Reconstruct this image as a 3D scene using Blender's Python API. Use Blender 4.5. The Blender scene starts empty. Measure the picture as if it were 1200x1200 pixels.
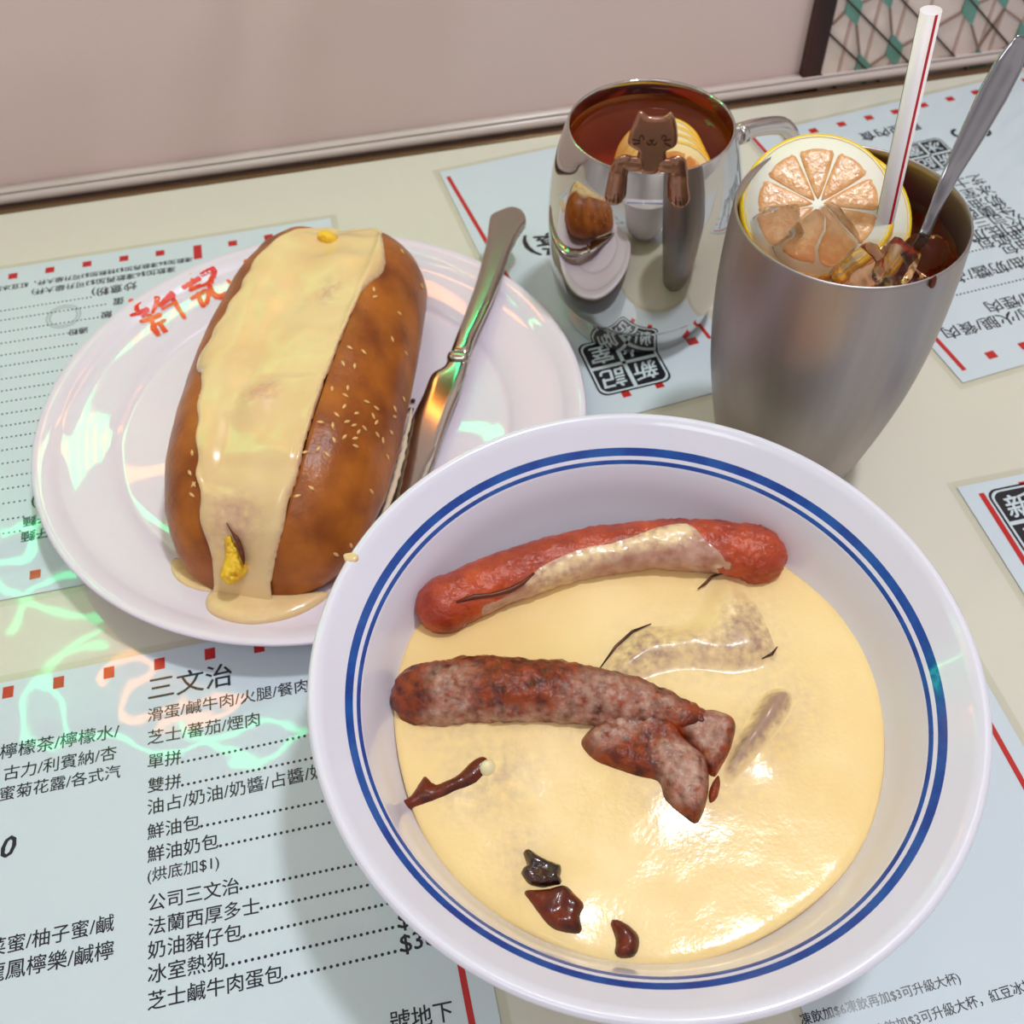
import bpy, bmesh, math, random
import numpy as np
from mathutils import Vector, Matrix, noise
from mathutils.bvhtree import BVHTree
from mathutils.geometry import delaunay_2d_cdt

S = bpy.context.scene
C = S.collection
random.seed(7); RNG = np.random.default_rng(7)
PI = math.pi

# ------------------------------------------------------------------ camera
PITCH, ROLL, FPX, H = math.radians(52.73), math.radians(-2.2), 1200.0, 0.36
FW = Vector((0, math.cos(PITCH), -math.sin(PITCH))); RT0 = Vector((1, 0, 0)); UP0 = RT0.cross(FW)
RT = math.cos(ROLL) * RT0 + math.sin(ROLL) * UP0
UP = -math.sin(ROLL) * RT0 + math.cos(ROLL) * UP0
EYE = Vector((0, 0, H))
cam = bpy.data.cameras.new('camera'); cam.sensor_fit = 'HORIZONTAL'; cam.sensor_width = 36; cam.lens = 36 * FPX / 1200
cam.clip_start = 0.01; cam.clip_end = 50
cam.dof.use_dof = True; cam.dof.focus_distance = 0.33; cam.dof.aperture_fstop = 20
camo = bpy.data.objects.new('camera', cam); C.objects.link(camo)
camo.matrix_world = Matrix(((RT.x, UP.x, -FW.x, EYE.x), (RT.y, UP.y, -FW.y, EYE.y), (RT.z, UP.z, -FW.z, EYE.z), (0, 0, 0, 1)))
S.camera = camo

# ------------------------------------------------------------------ light
S.view_settings.view_transform = 'Standard'; S.view_settings.look = 'None'
S.view_settings.gamma = 1; S.view_settings.exposure = -0.12; S.view_settings.use_curve_mapping = False
W = bpy.data.worlds.new('world'); S.world = W; W.use_nodes = True
wn, wl = W.node_tree.nodes, W.node_tree.links
wn.clear()
w_out = wn.new('ShaderNodeOutputWorld'); w_bg = wn.new('ShaderNodeBackground')
w_tc = wn.new('ShaderNodeTexCoord'); w_nz = wn.new('ShaderNodeTexNoise'); w_rp = wn.new('ShaderNodeValToRGB')
w_nz.inputs['Scale'].default_value = 1.7; w_nz.inputs['Detail'].default_value = 1.5
w_rp.color_ramp.elements[0].position = 0.36; w_rp.color_ramp.elements[0].color = (0.50, 0.46, 0.45, 1)
w_rp.color_ramp.elements[1].position = 0.62; w_rp.color_ramp.elements[1].color = (1.06, 1.0, 0.98, 1)
wl.new(w_tc.outputs['Generated'], w_nz.inputs['Vector']); wl.new(w_nz.outputs['Fac'], w_rp.inputs['Fac'])
wl.new(w_rp.outputs['Color'], w_bg.inputs['Color']); w_bg.inputs['Strength'].default_value = 0.64
wl.new(w_bg.outputs[0], w_out.inputs[0])


def area_light(name, loc, target, size, power, col):
    l = bpy.data.lights.new(name, 'AREA'); l.shape = 'DISK'; l.size = size; l.energy = power; l.color = col
    o = bpy.data.objects.new(name, l); C.objects.link(o); o.location = loc
    o.rotation_euler = (Vector(target) - Vector(loc)).to_track_quat('-Z', 'Y').to_euler()
    return o


area_light('ceiling_downlight', (0.40, 0.36, 1.60), (0, 0.3, 0), 0.14, 13.0, (0.90, 0.96, 1.0))
area_light('ceiling_downlight', (0.10, 0.84, 1.90), (0, 0.3, 0), 0.32, 8.0, (0.92, 0.96, 1.0))
area_light('added_fill_light', (-0.35, -0.75, 1.70), (0, 0.3, 0), 0.70, 5.5, (0.90, 0.94, 1.0))  # added fill behind the camera, brightens the bowl's far inner wall

# ------------------------------------------------------------------ pixel -> place


def ray(px, py):
    return FW + RT * ((px - 600) / FPX) - UP * ((py - 600) / FPX)


def at(px, py, z=0.0):
    d = ray(px, py); t = (z - H) / d.z
    return EYE + d * t


def at_depth(px, py, dep):
    return EYE + ray(px, py) * dep


def at_plane(px, py, p0, n):
    d = ray(px, py); t = (p0 - EYE).dot(n) / d.dot(n)
    return EYE + d * t


# ------------------------------------------------------------------ materials
MATS = {}


def mat(name, col, rough=0.5, metal=0.0, coat=0.0, sss=0.0, sss_r=(1, .6, .3), col2=None, nscale=60, ramp=(0.4, 0.62), ndet=4,
        bump=0.0, bscale=200, bdet=4, spec=0.5, trans=0.0, ior=1.45, emit=None, estr=0, attr=None, acol=None, stretch=None, sss_scale=0.004,
        coat_rough=0.05):
    m = bpy.data.materials.new(name); m.use_nodes = True; nt = m.node_tree; N, L = nt.nodes, nt.links
    b = N['Principled BSDF']
    b.inputs['Base Color'].default_value = (*col, 1); b.inputs['Roughness'].default_value = rough
    b.inputs['Metallic'].default_value = metal; b.inputs['Coat Weight'].default_value = coat; b.inputs['Coat Roughness'].default_value = coat_rough
    b.inputs['Specular IOR Level'].default_value = spec; b.inputs['Transmission Weight'].default_value = trans; b.inputs['IOR'].default_value = ior
    if sss:
        b.inputs['Subsurface Weight'].default_value = sss; b.inputs['Subsurface Radius'].default_value = sss_r; b.inputs['Subsurface Scale'].default_value = sss_scale
    if emit:
        b.inputs['Emission Color'].default_value = (*emit, 1); b.inputs['Emission Strength'].default_value = estr
    tc = N.new('ShaderNodeTexCoord'); vec = tc.outputs['Object']
    if stretch:
        mp = N.new('ShaderNodeMapping'); mp.inputs['Scale'].default_value = stretch; L.new(vec, mp.inputs['Vector']); vec = mp.outputs['Vector']
    cout = None
    if col2:
        nz = N.new('ShaderNodeTexNoise'); nz.inputs['Scale'].default_value = nscale; nz.inputs['Detail'].default_value = ndet
        rp = N.new('ShaderNodeValToRGB'); rp.color_ramp.elements[0].position = ramp[0]; rp.color_ramp.elements[1].position = ramp[1]
        rp.color_ramp.elements[0].color = (*col, 1); rp.color_ramp.elements[1].color = (*col2, 1)
        L.new(vec, nz.inputs['Vector']); L.new(nz.outputs['Fac'], rp.inputs['Fac']); cout = rp.outputs['Color']
        L.new(cout, b.inputs['Base Color'])
    if attr:
        an = N.new('ShaderNodeAttribute'); an.attribute_name = attr
        nz2 = N.new('ShaderNodeTexNoise'); nz2.inputs['Scale'].default_value = 320; nz2.inputs['Detail'].default_value = 5
        L.new(tc.outputs['Object'], nz2.inputs['Vector'])
        ad = N.new('ShaderNodeMath'); ad.operation = 'ADD'; L.new(an.outputs['Fac'], ad.inputs[0])
        sb = N.new('ShaderNodeMath'); sb.operation = 'MULTIPLY_ADD'; L.new(nz2.outputs['Fac'], sb.inputs[0]); sb.inputs[1].default_value = 1.5; sb.inputs[2].default_value = -0.75
        ml = N.new('ShaderNodeMath'); ml.operation = 'MULTIPLY'; L.new(sb.outputs[0], ml.inputs[0])
        # noise only acts where the film is neither absent nor full
        pk = N.new('ShaderNodeMath'); pk.operation = 'PINGPONG'; L.new(an.outputs['Fac'], pk.inputs[0]); pk.inputs[1].default_value = 0.5
        p2 = N.new('ShaderNodeMath'); p2.operation = 'MULTIPLY'; L.new(pk.outputs[0], p2.inputs[0]); p2.inputs[1].default_value = 3.4
        L.new(p2.outputs[0], ml.inputs[1]); L.new(ml.outputs[0], ad.inputs[1]); ad.use_clamp = True
        mx = N.new('ShaderNodeMix'); mx.data_type = 'RGBA'
        L.new(ad.outputs[0], mx.inputs['Factor'])
        if cout: L.new(cout, mx.inputs['A'])
        else: mx.inputs['A'].default_value = (*col, 1)
        mx.inputs['B'].default_value = (*acol, 1)
        L.new(mx.outputs['Result'], b.inputs['Base Color'])
    if bump:
        bz = N.new('ShaderNodeTexNoise'); bz.inputs['Scale'].default_value = bscale; bz.inputs['Detail'].default_value = bdet
        bp = N.new('ShaderNodeBump'); bp.inputs['Strength'].default_value = bump; bp.inputs['Distance'].default_value = 0.001
        L.new(vec, bz.inputs['Vector']); L.new(bz.outputs['Fac'], bp.inputs['Height']); L.new(bp.outputs['Normal'], b.inputs['Normal'])
        if coat: L.new(bp.outputs['Normal'], b.inputs['Coat Normal'])
    MATS[name] = m
    return m


def srgb(r, g, b):
    f = lambda c: (c / 255 / 12.92) if c <= 10 else (((c / 255) + 0.055) / 1.055) ** 2.4
    return (f(r), f(g), f(b))


def film_mat(name, tint, vol=None, dens=0, rough=0.02, ior=1.33, tr=1.0):
    """clear stuff: tinted see-through surface with a fresnel gloss, optional absorbing body"""
    m = bpy.data.materials.new(name); m.use_nodes = True; N, L = m.node_tree.nodes, m.node_tree.links
    N.clear(); o = N.new('ShaderNodeOutputMaterial'); t = N.new('ShaderNodeBsdfTransparent'); g = N.new('ShaderNodeBsdfGlossy')
    f = N.new('ShaderNodeFresnel'); mx = N.new('ShaderNodeMixShader')
    t.inputs['Color'].default_value = (*tint, 1); g.inputs['Roughness'].default_value = rough; f.inputs['IOR'].default_value = ior
    ge = N.new('ShaderNodeNewGeometry'); iv = N.new('ShaderNodeMath'); iv.operation = 'SUBTRACT'; iv.inputs[0].default_value = 1.0; L.new(ge.outputs['Backfacing'], iv.inputs[1])
    mu = N.new('ShaderNodeMath'); mu.operation = 'MULTIPLY'; L.new(f.outputs[0], mu.inputs[0]); L.new(iv.outputs[0], mu.inputs[1])
    L.new(mu.outputs[0], mx.inputs[0]); L.new(t.outputs[0], mx.inputs[1]); L.new(g.outputs[0], mx.inputs[2]); L.new(mx.outputs[0], o.inputs['Surface'])
    if vol:
        v = N.new('ShaderNodeVolumeAbsorption'); v.inputs['Color'].default_value = (*vol, 1); v.inputs['Density'].default_value = dens
        L.new(v.outputs[0], o.inputs['Volume'])
    MATS[name] = m
    return m


M_table = mat('cream_laminate', srgb(217, 212, 196), 0.40, coat=1.0, bump=0.25, bscale=24, bdet=2, coat_rough=0.04, spec=0.2)
M_paper = mat('laminated_paper', srgb(206, 217, 224), 0.40, coat=1.0, bump=0.30, bscale=26, bdet=2, coat_rough=0.03, spec=0.2)
M_lam = film_mat('clear_lamination', (0.93, 0.93, 0.90), ior=1.3, rough=0.15)
M_ink = mat('black_ink', (0.012, 0.014, 0.02), 0.25, coat=0.4)
M_grey_ring = mat('grey_ring', srgb(172, 184, 190), 0.25, coat=0.4)
M_red = mat('red_ink', srgb(190, 35, 32), 0.25, coat=0.4)
M_white_ink = mat('white_ink', srgb(205, 217, 222), 0.25, coat=0.4)
M_wall = mat('pink_beige_laminate', srgb(226, 200, 196), 0.55, col2=srgb(229, 206, 201), nscale=3)
M_wood = mat('dark_wood', srgb(62, 22, 14), 0.35, col2=srgb(40, 12, 8), nscale=40, stretch=(1, 1, .1))
M_chrome = mat('polished_trim', srgb(206, 190, 184), 0.25)
M_bronze = mat('bronze_trim', srgb(150, 124, 96), 0.16, metal=1)
M_cer = mat('plate_melamine', srgb(230, 218, 232), 0.3, coat=1.0, bump=0.05, bscale=30, bdet=1, coat_rough=0.02)
M_bowl = mat('bowl_melamine', srgb(226, 223, 236), 0.2, coat=0.6)
M_blue = mat('blue_glaze', srgb(8, 62, 150), 0.16, coat=0.5, col2=srgb(18, 84, 165), nscale=90)
M_redpaint = mat('red_brush_paint', srgb(226, 38, 26), 0.2, coat=0.4, col2=srgb(240, 90, 40), nscale=120)
M_bun = mat('baked_crust', srgb(180, 100, 26), 0.36, coat=0.15, col2=srgb(122, 54, 14), nscale=55, ndet=7, ramp=(0.36, 0.72), bump=0.3, bscale=420, bdet=5, spec=0.4, coat_rough=0.3, sss=0.1, sss_scale=0.003)
M_crumb = mat('white_crumb', srgb(238, 216, 186), 0.8, bump=0.6, bscale=500)
M_cheese = mat('cheese_sauce', srgb(236, 206, 152), 0.24, sss=0.25, sss_r=(1, .7, .35), coat=0.3, bump=0.10, bscale=140, bdet=3, col2=srgb(232, 196, 140), nscale=30,
               attr='film', acol=srgb(212, 164, 138), coat_rough=0.12)
M_pool = mat('bowl_cheese_sauce', srgb(247, 216, 154), 0.42, spec=0.25, sss=0.15, sss_r=(1, .7, .35), coat=0.6, bump=0.07, bscale=620, bdet=5, col2=srgb(240, 206, 140), nscale=14,
             attr='film', acol=srgb(206, 176, 142), coat_rough=0.15)
M_veil = mat('sauce_veil_over_meat', srgb(247, 216, 154), 0.36, coat=0.5, bump=0.12, bscale=500, bdet=4, col2=srgb(236, 202, 146), nscale=30, attr='film', acol=srgb(168, 132, 114), coat_rough=0.2)
M_egg = mat('scrambled_egg', srgb(244, 196, 44), 0.4, sss=0.2, col2=srgb(214, 130, 20), nscale=160, ramp=(0.5, 0.75), bump=0.3, bscale=300)
M_char = mat('charred_edge', srgb(96, 36, 10), 0.4, bump=0.4, bscale=400)
M_seed = mat('sesame', srgb(232, 184, 120), 0.35, col2=srgb(214, 158, 92), nscale=300)
M_saus = mat('fried_sausage', srgb(192, 72, 28), 0.34, coat=0.25, col2=srgb(138, 34, 14), nscale=75, ramp=(0.35, 0.7), bump=0.9, bscale=380, bdet=6,
             attr='film', acol=srgb(196, 152, 132), coat_rough=0.18)
M_meat = mat('seared_meat', srgb(148, 58, 16), 0.34, coat=0.35, spec=0.3, col2=srgb(78, 24, 8), nscale=240, ramp=(0.36, 0.66), bump=0.9, bscale=420, bdet=6,
             attr='film', acol=srgb(192, 152, 132), coat_rough=0.15)
M_dark = mat('dark_mushroom', srgb(70, 28, 14), 0.25, coat=0.6, col2=srgb(26, 12, 8), nscale=170, ramp=(0.4, 0.6), bump=0.5, bscale=300, coat_rough=0.1)
M_bit = mat('brown_braised', srgb(112, 38, 12), 0.34, coat=0.3, spec=0.3, col2=srgb(58, 18, 8), nscale=120, bump=0.4, bscale=260, coat_rough=0.1)
M_coat = mat('thin_sauce_coat', srgb(196, 152, 132), 0.3, coat=0.3, col2=srgb(172, 116, 96), nscale=170, ramp=(0.4, 0.66), bump=0.15, bscale=400,
             attr='film', acol=srgb(244, 216, 164))
M_garlic = mat('garlic', srgb(236, 222, 180), 0.35, sss=0.3)
M_steel = mat('polished_steel', srgb(206, 202, 198), 0.04, metal=1)
M_knife = mat('knife_steel', srgb(188, 180, 170), 0.10, metal=1, bump=0.02, bscale=60)
M_brush = mat('satin_steel', srgb(178, 168, 166), 0.42, metal=1, col2=srgb(164, 155, 154), nscale=50, bump=0.03, bscale=900, stretch=(1, 1, .12))
M_spoon = mat('spoon_steel', srgb(160, 158, 164), 0.14, metal=1)
M_cat = mat('brown_metal', srgb(176, 130, 108), 0.26, metal=1)
M_catd = mat('engraved_lines', srgb(84, 50, 36), 0.4, metal=0.6)
M_tea = film_mat('black_tea', (1.0, 0.93, 0.80), vol=(0.93, 0.56, 0.04), dens=38)
M_itea = film_mat('iced_lemon_tea', (1.0, 0.95, 0.86), vol=(0.95, 0.44, 0.05), dens=34)
M_teab = mat('tea_depth', srgb(186, 110, 36), 0.6)
M_ice = mat('ice', (1, 1, 1), 0.03, trans=1.0, ior=1.22)
M_rind = mat('lemon_rind', srgb(246, 206, 40), 0.35, bump=0.3, bscale=700)
M_pith = mat('lemon_pith', srgb(250, 244, 226), 0.5, sss=0.2)
M_pulp = mat('lemon_pulp', srgb(216, 152, 92), 0.28, coat=0.2, col2=srgb(228, 176, 118), nscale=300, bump=0.4, bscale=420)
M_straw = mat('straw_plastic', srgb(246, 236, 236), 0.3, sss=0.3, coat=0.2)
M_sred = mat('straw_red', srgb(214, 24, 40), 0.3)
M_sgreen = mat('straw_green', srgb(40, 120, 80), 0.3)
M_glass_cream = mat('cream_glass', srgb(228, 205, 196), 0.18, coat=0.5, col2=srgb(232, 212, 200), nscale=9)
M_glass_green = mat('green_glass', srgb(86, 140, 124), 0.15, coat=0.5, col2=srgb(104, 154, 138), nscale=30)
M_lead = mat('dark_lead', srgb(74, 54, 46), 0.4, metal=0.4)
M_lead2 = mat('pale_lead', srgb(150, 122, 110), 0.4, metal=0.2)
M_stripe = mat('rose_strip', srgb(196, 164, 152), 0.5)
M_floor = mat('floor_tile', srgb(150, 140, 130), 0.4, col2=srgb(130, 120, 112), nscale=5)
M_neong = mat('green_neon', (0.02, 0.4, 0.15), 0.3, emit=(0.05, 1.0, 0.35), estr=13)
M_neono = mat('orange_neon', (0.4, 0.15, 0.02), 0.3, emit=(1.0, 0.34, 0.06), estr=13)

# ------------------------------------------------------------------ object helpers
ORIG = {}


def tag(o, label, cat, group=None):
    o['label'] = label; o['category'] = cat
    if group: o['group'] = group
    return o


def thing(name, label, cat, loc, group=None):
    o = bpy.data.objects.new(name, None); C.objects.link(o); o.location = loc; o.empty_display_size = 0.01
    ORIG[o.name] = Vector(loc)
    return tag(o, label, cat, group)


def obj(name, verts, faces, mats, parent=None, smooth=True, origin=None, mi=None, attrs=None):
    me = bpy.data.meshes.new(name)
    og = Vector(origin) if origin is not None else (ORIG[parent.name] if parent else Vector((0, 0, 0)))
    V = np.asarray(verts, float) - np.array(og)
    me.from_pydata(V.tolist(), [], [tuple(int(i) for i in f) for f in faces])
    for m in (mats if isinstance(mats, (list, tuple)) else [mats]): me.materials.append(m)
    if smooth: me.polygons.foreach_set('use_smooth', [True] * len(me.polygons))
    if mi is not None: me.polygons.foreach_set('material_index', [int(i) for i in mi])
    for k, a in (attrs or {}).items():
        at_ = me.attributes.new(k, 'FLOAT', 'POINT'); at_.data.foreach_set('value', [float(x) for x in a])
    me.update()
    o = bpy.data.objects.new(name, me); C.objects.link(o)
    ORIG[o.name] = og
    if parent:
        o.parent = parent; o.location = og - ORIG[parent.name]
    else:
        o.location = og
    return o


def fix_normals(o):
    bm = bmesh.new(); bm.from_mesh(o.data); bmesh.ops.recalc_face_normals(bm, faces=bm.faces[:]); bm.to_mesh(o.data); bm.free()
    return o


def bevel(o, w, seg=2):
    m = o.modifiers.new('bevel', 'BEVEL'); m.width = w; m.segments = seg; m.limit_method = 'ANGLE'
    return o


def lathe(profile, center, seg=128, mats_idx=None, wob=None):
    """profile [(r,z)], returns verts, faces, material index per face"""
    vs, fs, mi = [], [], []
    n = len(profile)
    for (r, z) in profile:
        for k in range(seg):
            a = 2 * PI * k / seg
            vs.append((center[0] + r * math.cos(a), center[1] + r * math.sin(a), center[2] + z))
    for i in range(n - 1):
        for k in range(seg):
            k2 = (k + 1) % seg
            fs.append((i * seg + k, i * seg + k2, (i + 1) * seg + k2, (i + 1) * seg + k)); mi.append(mats_idx[i] if mats_idx else 0)
    return vs, fs, mi


def smooth_prof(pts, n=6):
    """Catmull-Rom through profile points"""
    out = []
    P = [np.array(p, float) for p in pts]
    for i in range(len(P) - 1):
        p0, p1, p2, p3 = P[max(i - 1, 0)], P[i], P[i + 1], P[min(i + 2, len(P) - 1)]
        for k in range(n):
            t = k / n
            out.append(0.5 * ((2 * p1) + (p2 - p0) * t + (2 * p0 - 5 * p1 + 4 * p2 - p3) * t * t + (3 * p1 - p0 - 3 * p2 + p3) * t ** 3))
    out.append(P[-1])
    return [tuple(q) for q in out]


def tube(pts, radii, seg=12, flat=1.0, ref=None, closed_caps=True, round_cap=0):
    """tube through 3D points; flat scales the second axis of the section"""
    P = [Vector(p) for p in pts]; n = len(P)
    if not hasattr(radii, '__len__'): radii = [radii] * n
    R = list(radii)
    if round_cap:
        d0 = (P[0] - P[1]).normalized(); d1 = (P[-1] - P[-2]).normalized()
        pre, prr, post, por = [], [], [], []
        for k in range(round_cap):
            a = PI / 2 * (k + 0.15) / (round_cap)
            pre.append(P[0] + d0 * R[0] * math.cos(a)); prr.append(R[0] * math.sin(a))
            post.append(P[-1] + d1 * R[-1] * math.cos(a)); por.append(R[-1] * math.sin(a))
        P = pre + P + post[::-1]; R = prr + R + por[::-1]; n = len(P)
    vs, fs = [], []
    u = None
    for i in range(n):
        d = (P[min(i + 1, n - 1)] - P[max(i - 1, 0)]).normalized()
        if u is None:
            b = Vector(ref) if ref is not None else (Vector((0, 0, 1)) if abs(d.z) < 0.9 else Vector((1, 0, 0)))
            u = (b - d * b.dot(d)).normalized()
        else:
            u = (u - d * u.dot(d)).normalized()
        v = d.cross(u)
        for k in range(seg):
            a = 2 * PI * k / seg
            vs.append(P[i] + u * (R[i] * flat * math.cos(a)) + v * (R[i] * math.sin(a)))
    for i in range(n - 1):
        for k in range(seg):
            k2 = (k + 1) % seg
            fs.append((i * seg + k, i * seg + k2, (i + 1) * seg + k2, (i + 1) * seg + k))
    if closed_caps:
        fs.append(tuple(range(seg))[::-1]); fs.append(tuple((n - 1) * seg + k for k in range(seg)))
    return [tuple(v) for v in vs], fs


def merge(*parts):
    vs, fs = [], []
    for v, f in parts:
        o = len(vs); vs += list(v); fs += [tuple(i + o for i in q) for q in f]
    return vs, fs


def box(c, sx, sy, sz, ang=0.0):
    ca, sa = math.cos(ang), math.sin(ang); vs = []
    for z in (-1, 1):
        for x, y in ((-1, -1), (1, -1), (1, 1), (-1, 1)):
            X, Y = x * sx / 2, y * sy / 2
            vs.append((c[0] + X * ca - Y * sa, c[1] + X * sa + Y * ca, c[2] + z * sz / 2))
    return vs, [(3, 2, 1, 0), (4, 5, 6, 7), (0, 1, 5, 4), (1, 2, 6, 5), (2, 3, 7, 6), (3, 0, 4, 7)]


def smooth_loop(pts, step):
    """closed Catmull-Rom, resampled at about step"""
    P = np.asarray(pts, float); n = len(P); out = []
    for i in range(n):
        p0, p1, p2, p3 = P[i - 1], P[i], P[(i + 1) % n], P[(i + 2) % n]
        m = max(2, int(np.linalg.norm(p2 - p1) / step))
        for k in range(m):
            t = k / m
            out.append(0.5 * ((2 * p1) + (p2 - p0) * t + (2 * p0 - 5 * p1 + 4 * p2 - p3) * t * t + (3 * p1 - p0 - 3 * p2 + p3) * t ** 3))
    return np.array(out)


def poly_dist(Q, poly):
    A = poly; B = np.roll(poly, -1, 0); d = np.full(len(Q), 1e9)
    for a, b in zip(A, B):
        ab = b - a; L = ab @ ab + 1e-18
        t = np.clip(((Q - a) @ ab) / L, 0, 1)
        d = np.minimum(d, np.hypot(*(Q - a - t[:, None] * ab).T))
    return d


def in_poly(Q, poly):
    x, y = Q[:, 0], Q[:, 1]; ins = np.zeros(len(Q), bool); n = len(poly)
    for i in range(n):
        x1, y1 = poly[i]; x2, y2 = poly[(i + 1) % n]
        c = ((y1 > y) != (y2 > y)); xi = (x2 - x1) * (y - y1) / (y2 - y1 + 1e-18) + x1
        ins ^= c & (x < xi)
    return ins


def pillow(outline, zf, thick, rr, step, skirt=0.003, smooth=True, disp=None, bottom=False, soft=False):
    """closed cushion over a plan outline: zf(x,y)=height of what it lies on. Returns verts, faces, edge distance"""
    loop = smooth_loop(outline, step) if smooth else np.asarray(outline, float)
    n = len(loop)
    lo, hi = loop.min(0), loop.max(0)
    gx, gy = np.meshgrid(np.arange(lo[0], hi[0], step), np.arange(lo[1], hi[1], step))
    gx[1::2] += step / 2
    G = np.c_[gx.ravel(), gy.ravel()]; G = G[in_poly(G, loop)]; dG = poly_dist(G, loop)
    tang = np.roll(loop, -1, 0) - np.roll(loop, 1, 0); nr = np.c_[-tang[:, 1], tang[:, 0]]; nr /= np.linalg.norm(nr, axis=1)[:, None] + 1e-12
    rings = []
    for f in (0.12, 0.4):
        R_ = loop + nr * (rr * f if rr < step * 2 else step * f)
        for sgn in (1, -1):
            T = loop + sgn * nr * min(rr, step * 1.6) * f
            k = in_poly(T, loop) & (poly_dist(T, loop) > min(rr, step * 1.6) * f * 0.9)
            rings.append(T[k])
    Rg = np.concatenate(rings); Q = np.concatenate([Rg, G[dG > min(rr, step * 1.6) * 0.6]])
    allp = np.concatenate([loop, Q])
    r = delaunay_2d_cdt([Vector(p) for p in allp], [(i, (i + 1) % n) for i in range(n)], [], 1, 1e-9)
    P2 = np.array([[v.x, v.y] for v in r[0]]); tri = [list(t) for t in r[2]]
    d = poly_dist(P2, loop); d[d < 1e-7] = 0
    prof = np.sqrt(np.clip(1 - (1 - np.clip(d / rr, 0, 1)) ** 2, 0, 1))
    if soft: q_ = np.clip(d / rr, 0, 1); prof = q_ * q_ * (3 - 2 * q_)
    z = np.array([zf(x, y) for x, y in P2]) + thick * prof
    if disp is not None: z += np.array([disp(x, y) for x, y in P2]) * prof
    vs = [(x, y, zz) for (x, y), zz in zip(P2, z)]
    # boundary edges -> skirt
    cnt = {}
    for t in tri:
        for a, b in zip(t, t[1:] + t[:1]): cnt[(a, b)] = 1
    fs = [tuple(t) for t in tri]; low = {}
    be = [(a, b) for (a, b) in cnt if (b, a) not in cnt]
    for a, b in be:
        for q in (a, b):
            if q not in low:
                low[q] = len(vs); vs.append((P2[q][0], P2[q][1], zf(*P2[q]) - skirt)); d = np.append(d, 0)
        fs.append((b, a, low[a], low[b]))
    if bottom:
        nx = {b: a for a, b in be}; st = be[0][0]; lp = [st]; q = nx.get(st)
        while q is not None and q != st and len(lp) < 9999: lp.append(q); q = nx.get(q)
        fs.append(tuple(low[i] for i in lp))
    return vs, fs, d


def text_mesh(body, p0, p1, bold=0.0, shear=0.0, font=None):
    """flat lettering whose baseline runs p0 -> p1 (plan xy); returns 2D verts, faces"""
    c = bpy.data.curves.new('t', 'FONT'); c.body = body; c.offset = bold; c.shear = shear; c.resolution_u = 2
    o = bpy.data.objects.new('t', c); C.objects.link(o)
    dg = bpy.context.evaluated_depsgraph_get(); me = bpy.data.meshes.new_from_object(o.evaluated_get(dg))
    V = np.array([v.co[:2] for v in me.vertices]); F_ = [tuple(p.vertices) for p in me.polygons]
    bpy.data.objects.remove(o); bpy.data.curves.remove(c); bpy.data.meshes.remove(me)
    V[:, 0] -= V[:, 0].min(); Lx = V[:, 0].max(); V[:, 1] += 0.06
    p0, p1 = np.array(p0[:2]), np.array(p1[:2]); d = p1 - p0; sc = np.linalg.norm(d) / Lx; e = d / np.linalg.norm(d); f = np.array([-e[1], e[0]])
    return p0 + (V[:, :1] * e + V[:, 1:] * f) * sc, F_


def bvh_of(*parts):
    v, f = merge(*parts)
    return BVHTree.FromPolygons([Vector(x) for x in v], f)


def drop(bvh, default):
    def zf(x, y):
        h = bvh.ray_cast(Vector((x, y, 0.5)), Vector((0, 0, -1)))
        return max(h[0].z, default) if h[0] is not None else default
    return zf


def pick(bvh, px, py, zdef):
    h = bvh.ray_cast(EYE, ray(px, py).normalized())
    return h[0] if h[0] is not None else at(px, py, zdef)


def npos(x, y, z, sc): return noise.noise(Vector((x * sc, y * sc, z * sc)))


# ------------------------------------------------------------------ setting
AW = math.radians(10.3); WU = Vector((math.cos(AW), math.sin(AW), 0)); WN = Vector((-math.sin(AW), math.cos(AW), 0))
WO = Vector((0, 0.5668, 0))           # foot of the wall on the table line


def wp(u, z, off=0.0):                # a point on the back wall (off > 0: in front of it)
    q = WO + WU * u - WN * off; return (q.x, q.y, z)


def wall_box(u0, u1, z0, z1, o0, o1):
    vs = [wp(u0, z0, o1), wp(u1, z0, o1), wp(u1, z1, o1), wp(u0, z1, o1), wp(u0, z0, o0), wp(u1, z0, o0), wp(u1, z1, o0), wp(u0, z1, o0)]
    return vs, [(0, 1, 2, 3), (7, 6, 5, 4), (4, 5, 1, 0), (5, 6, 2, 1), (6, 7, 3, 2), (7, 4, 0, 3)]


def struct(o): o['kind'] = 'structure'; return o


struct(obj('floor', *box((0, -0.2, -0.77), 3.6, 3.2, 0.04), M_floor, smooth=False))
struct(obj('wall_back', *wall_box(-1.7, 1.7, -0.75, 1.5, -0.06, -0.006), M_wall, smooth=False))
struct(obj('trim_1', *wall_box(0.1962, 0.2081, -0.1, 1.5, -0.006, 0.0005), M_wood, smooth=False))
win = struct(obj('window_1', *wall_box(0.2081, 0.56, -0.1, 0.7, -0.006, -0.001), M_glass_cream, smooth=False))
struct(obj('trim_2', *wall_box(0.56, 0.572, -0.1, 1.5, -0.006, 0.003), M_wood, smooth=False))
# leaded pattern of the window: pale vertical strips behind, dark leads, green lozenges
vs_l, vs_p, vs_g, vs_s = [], [], [], []


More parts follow.
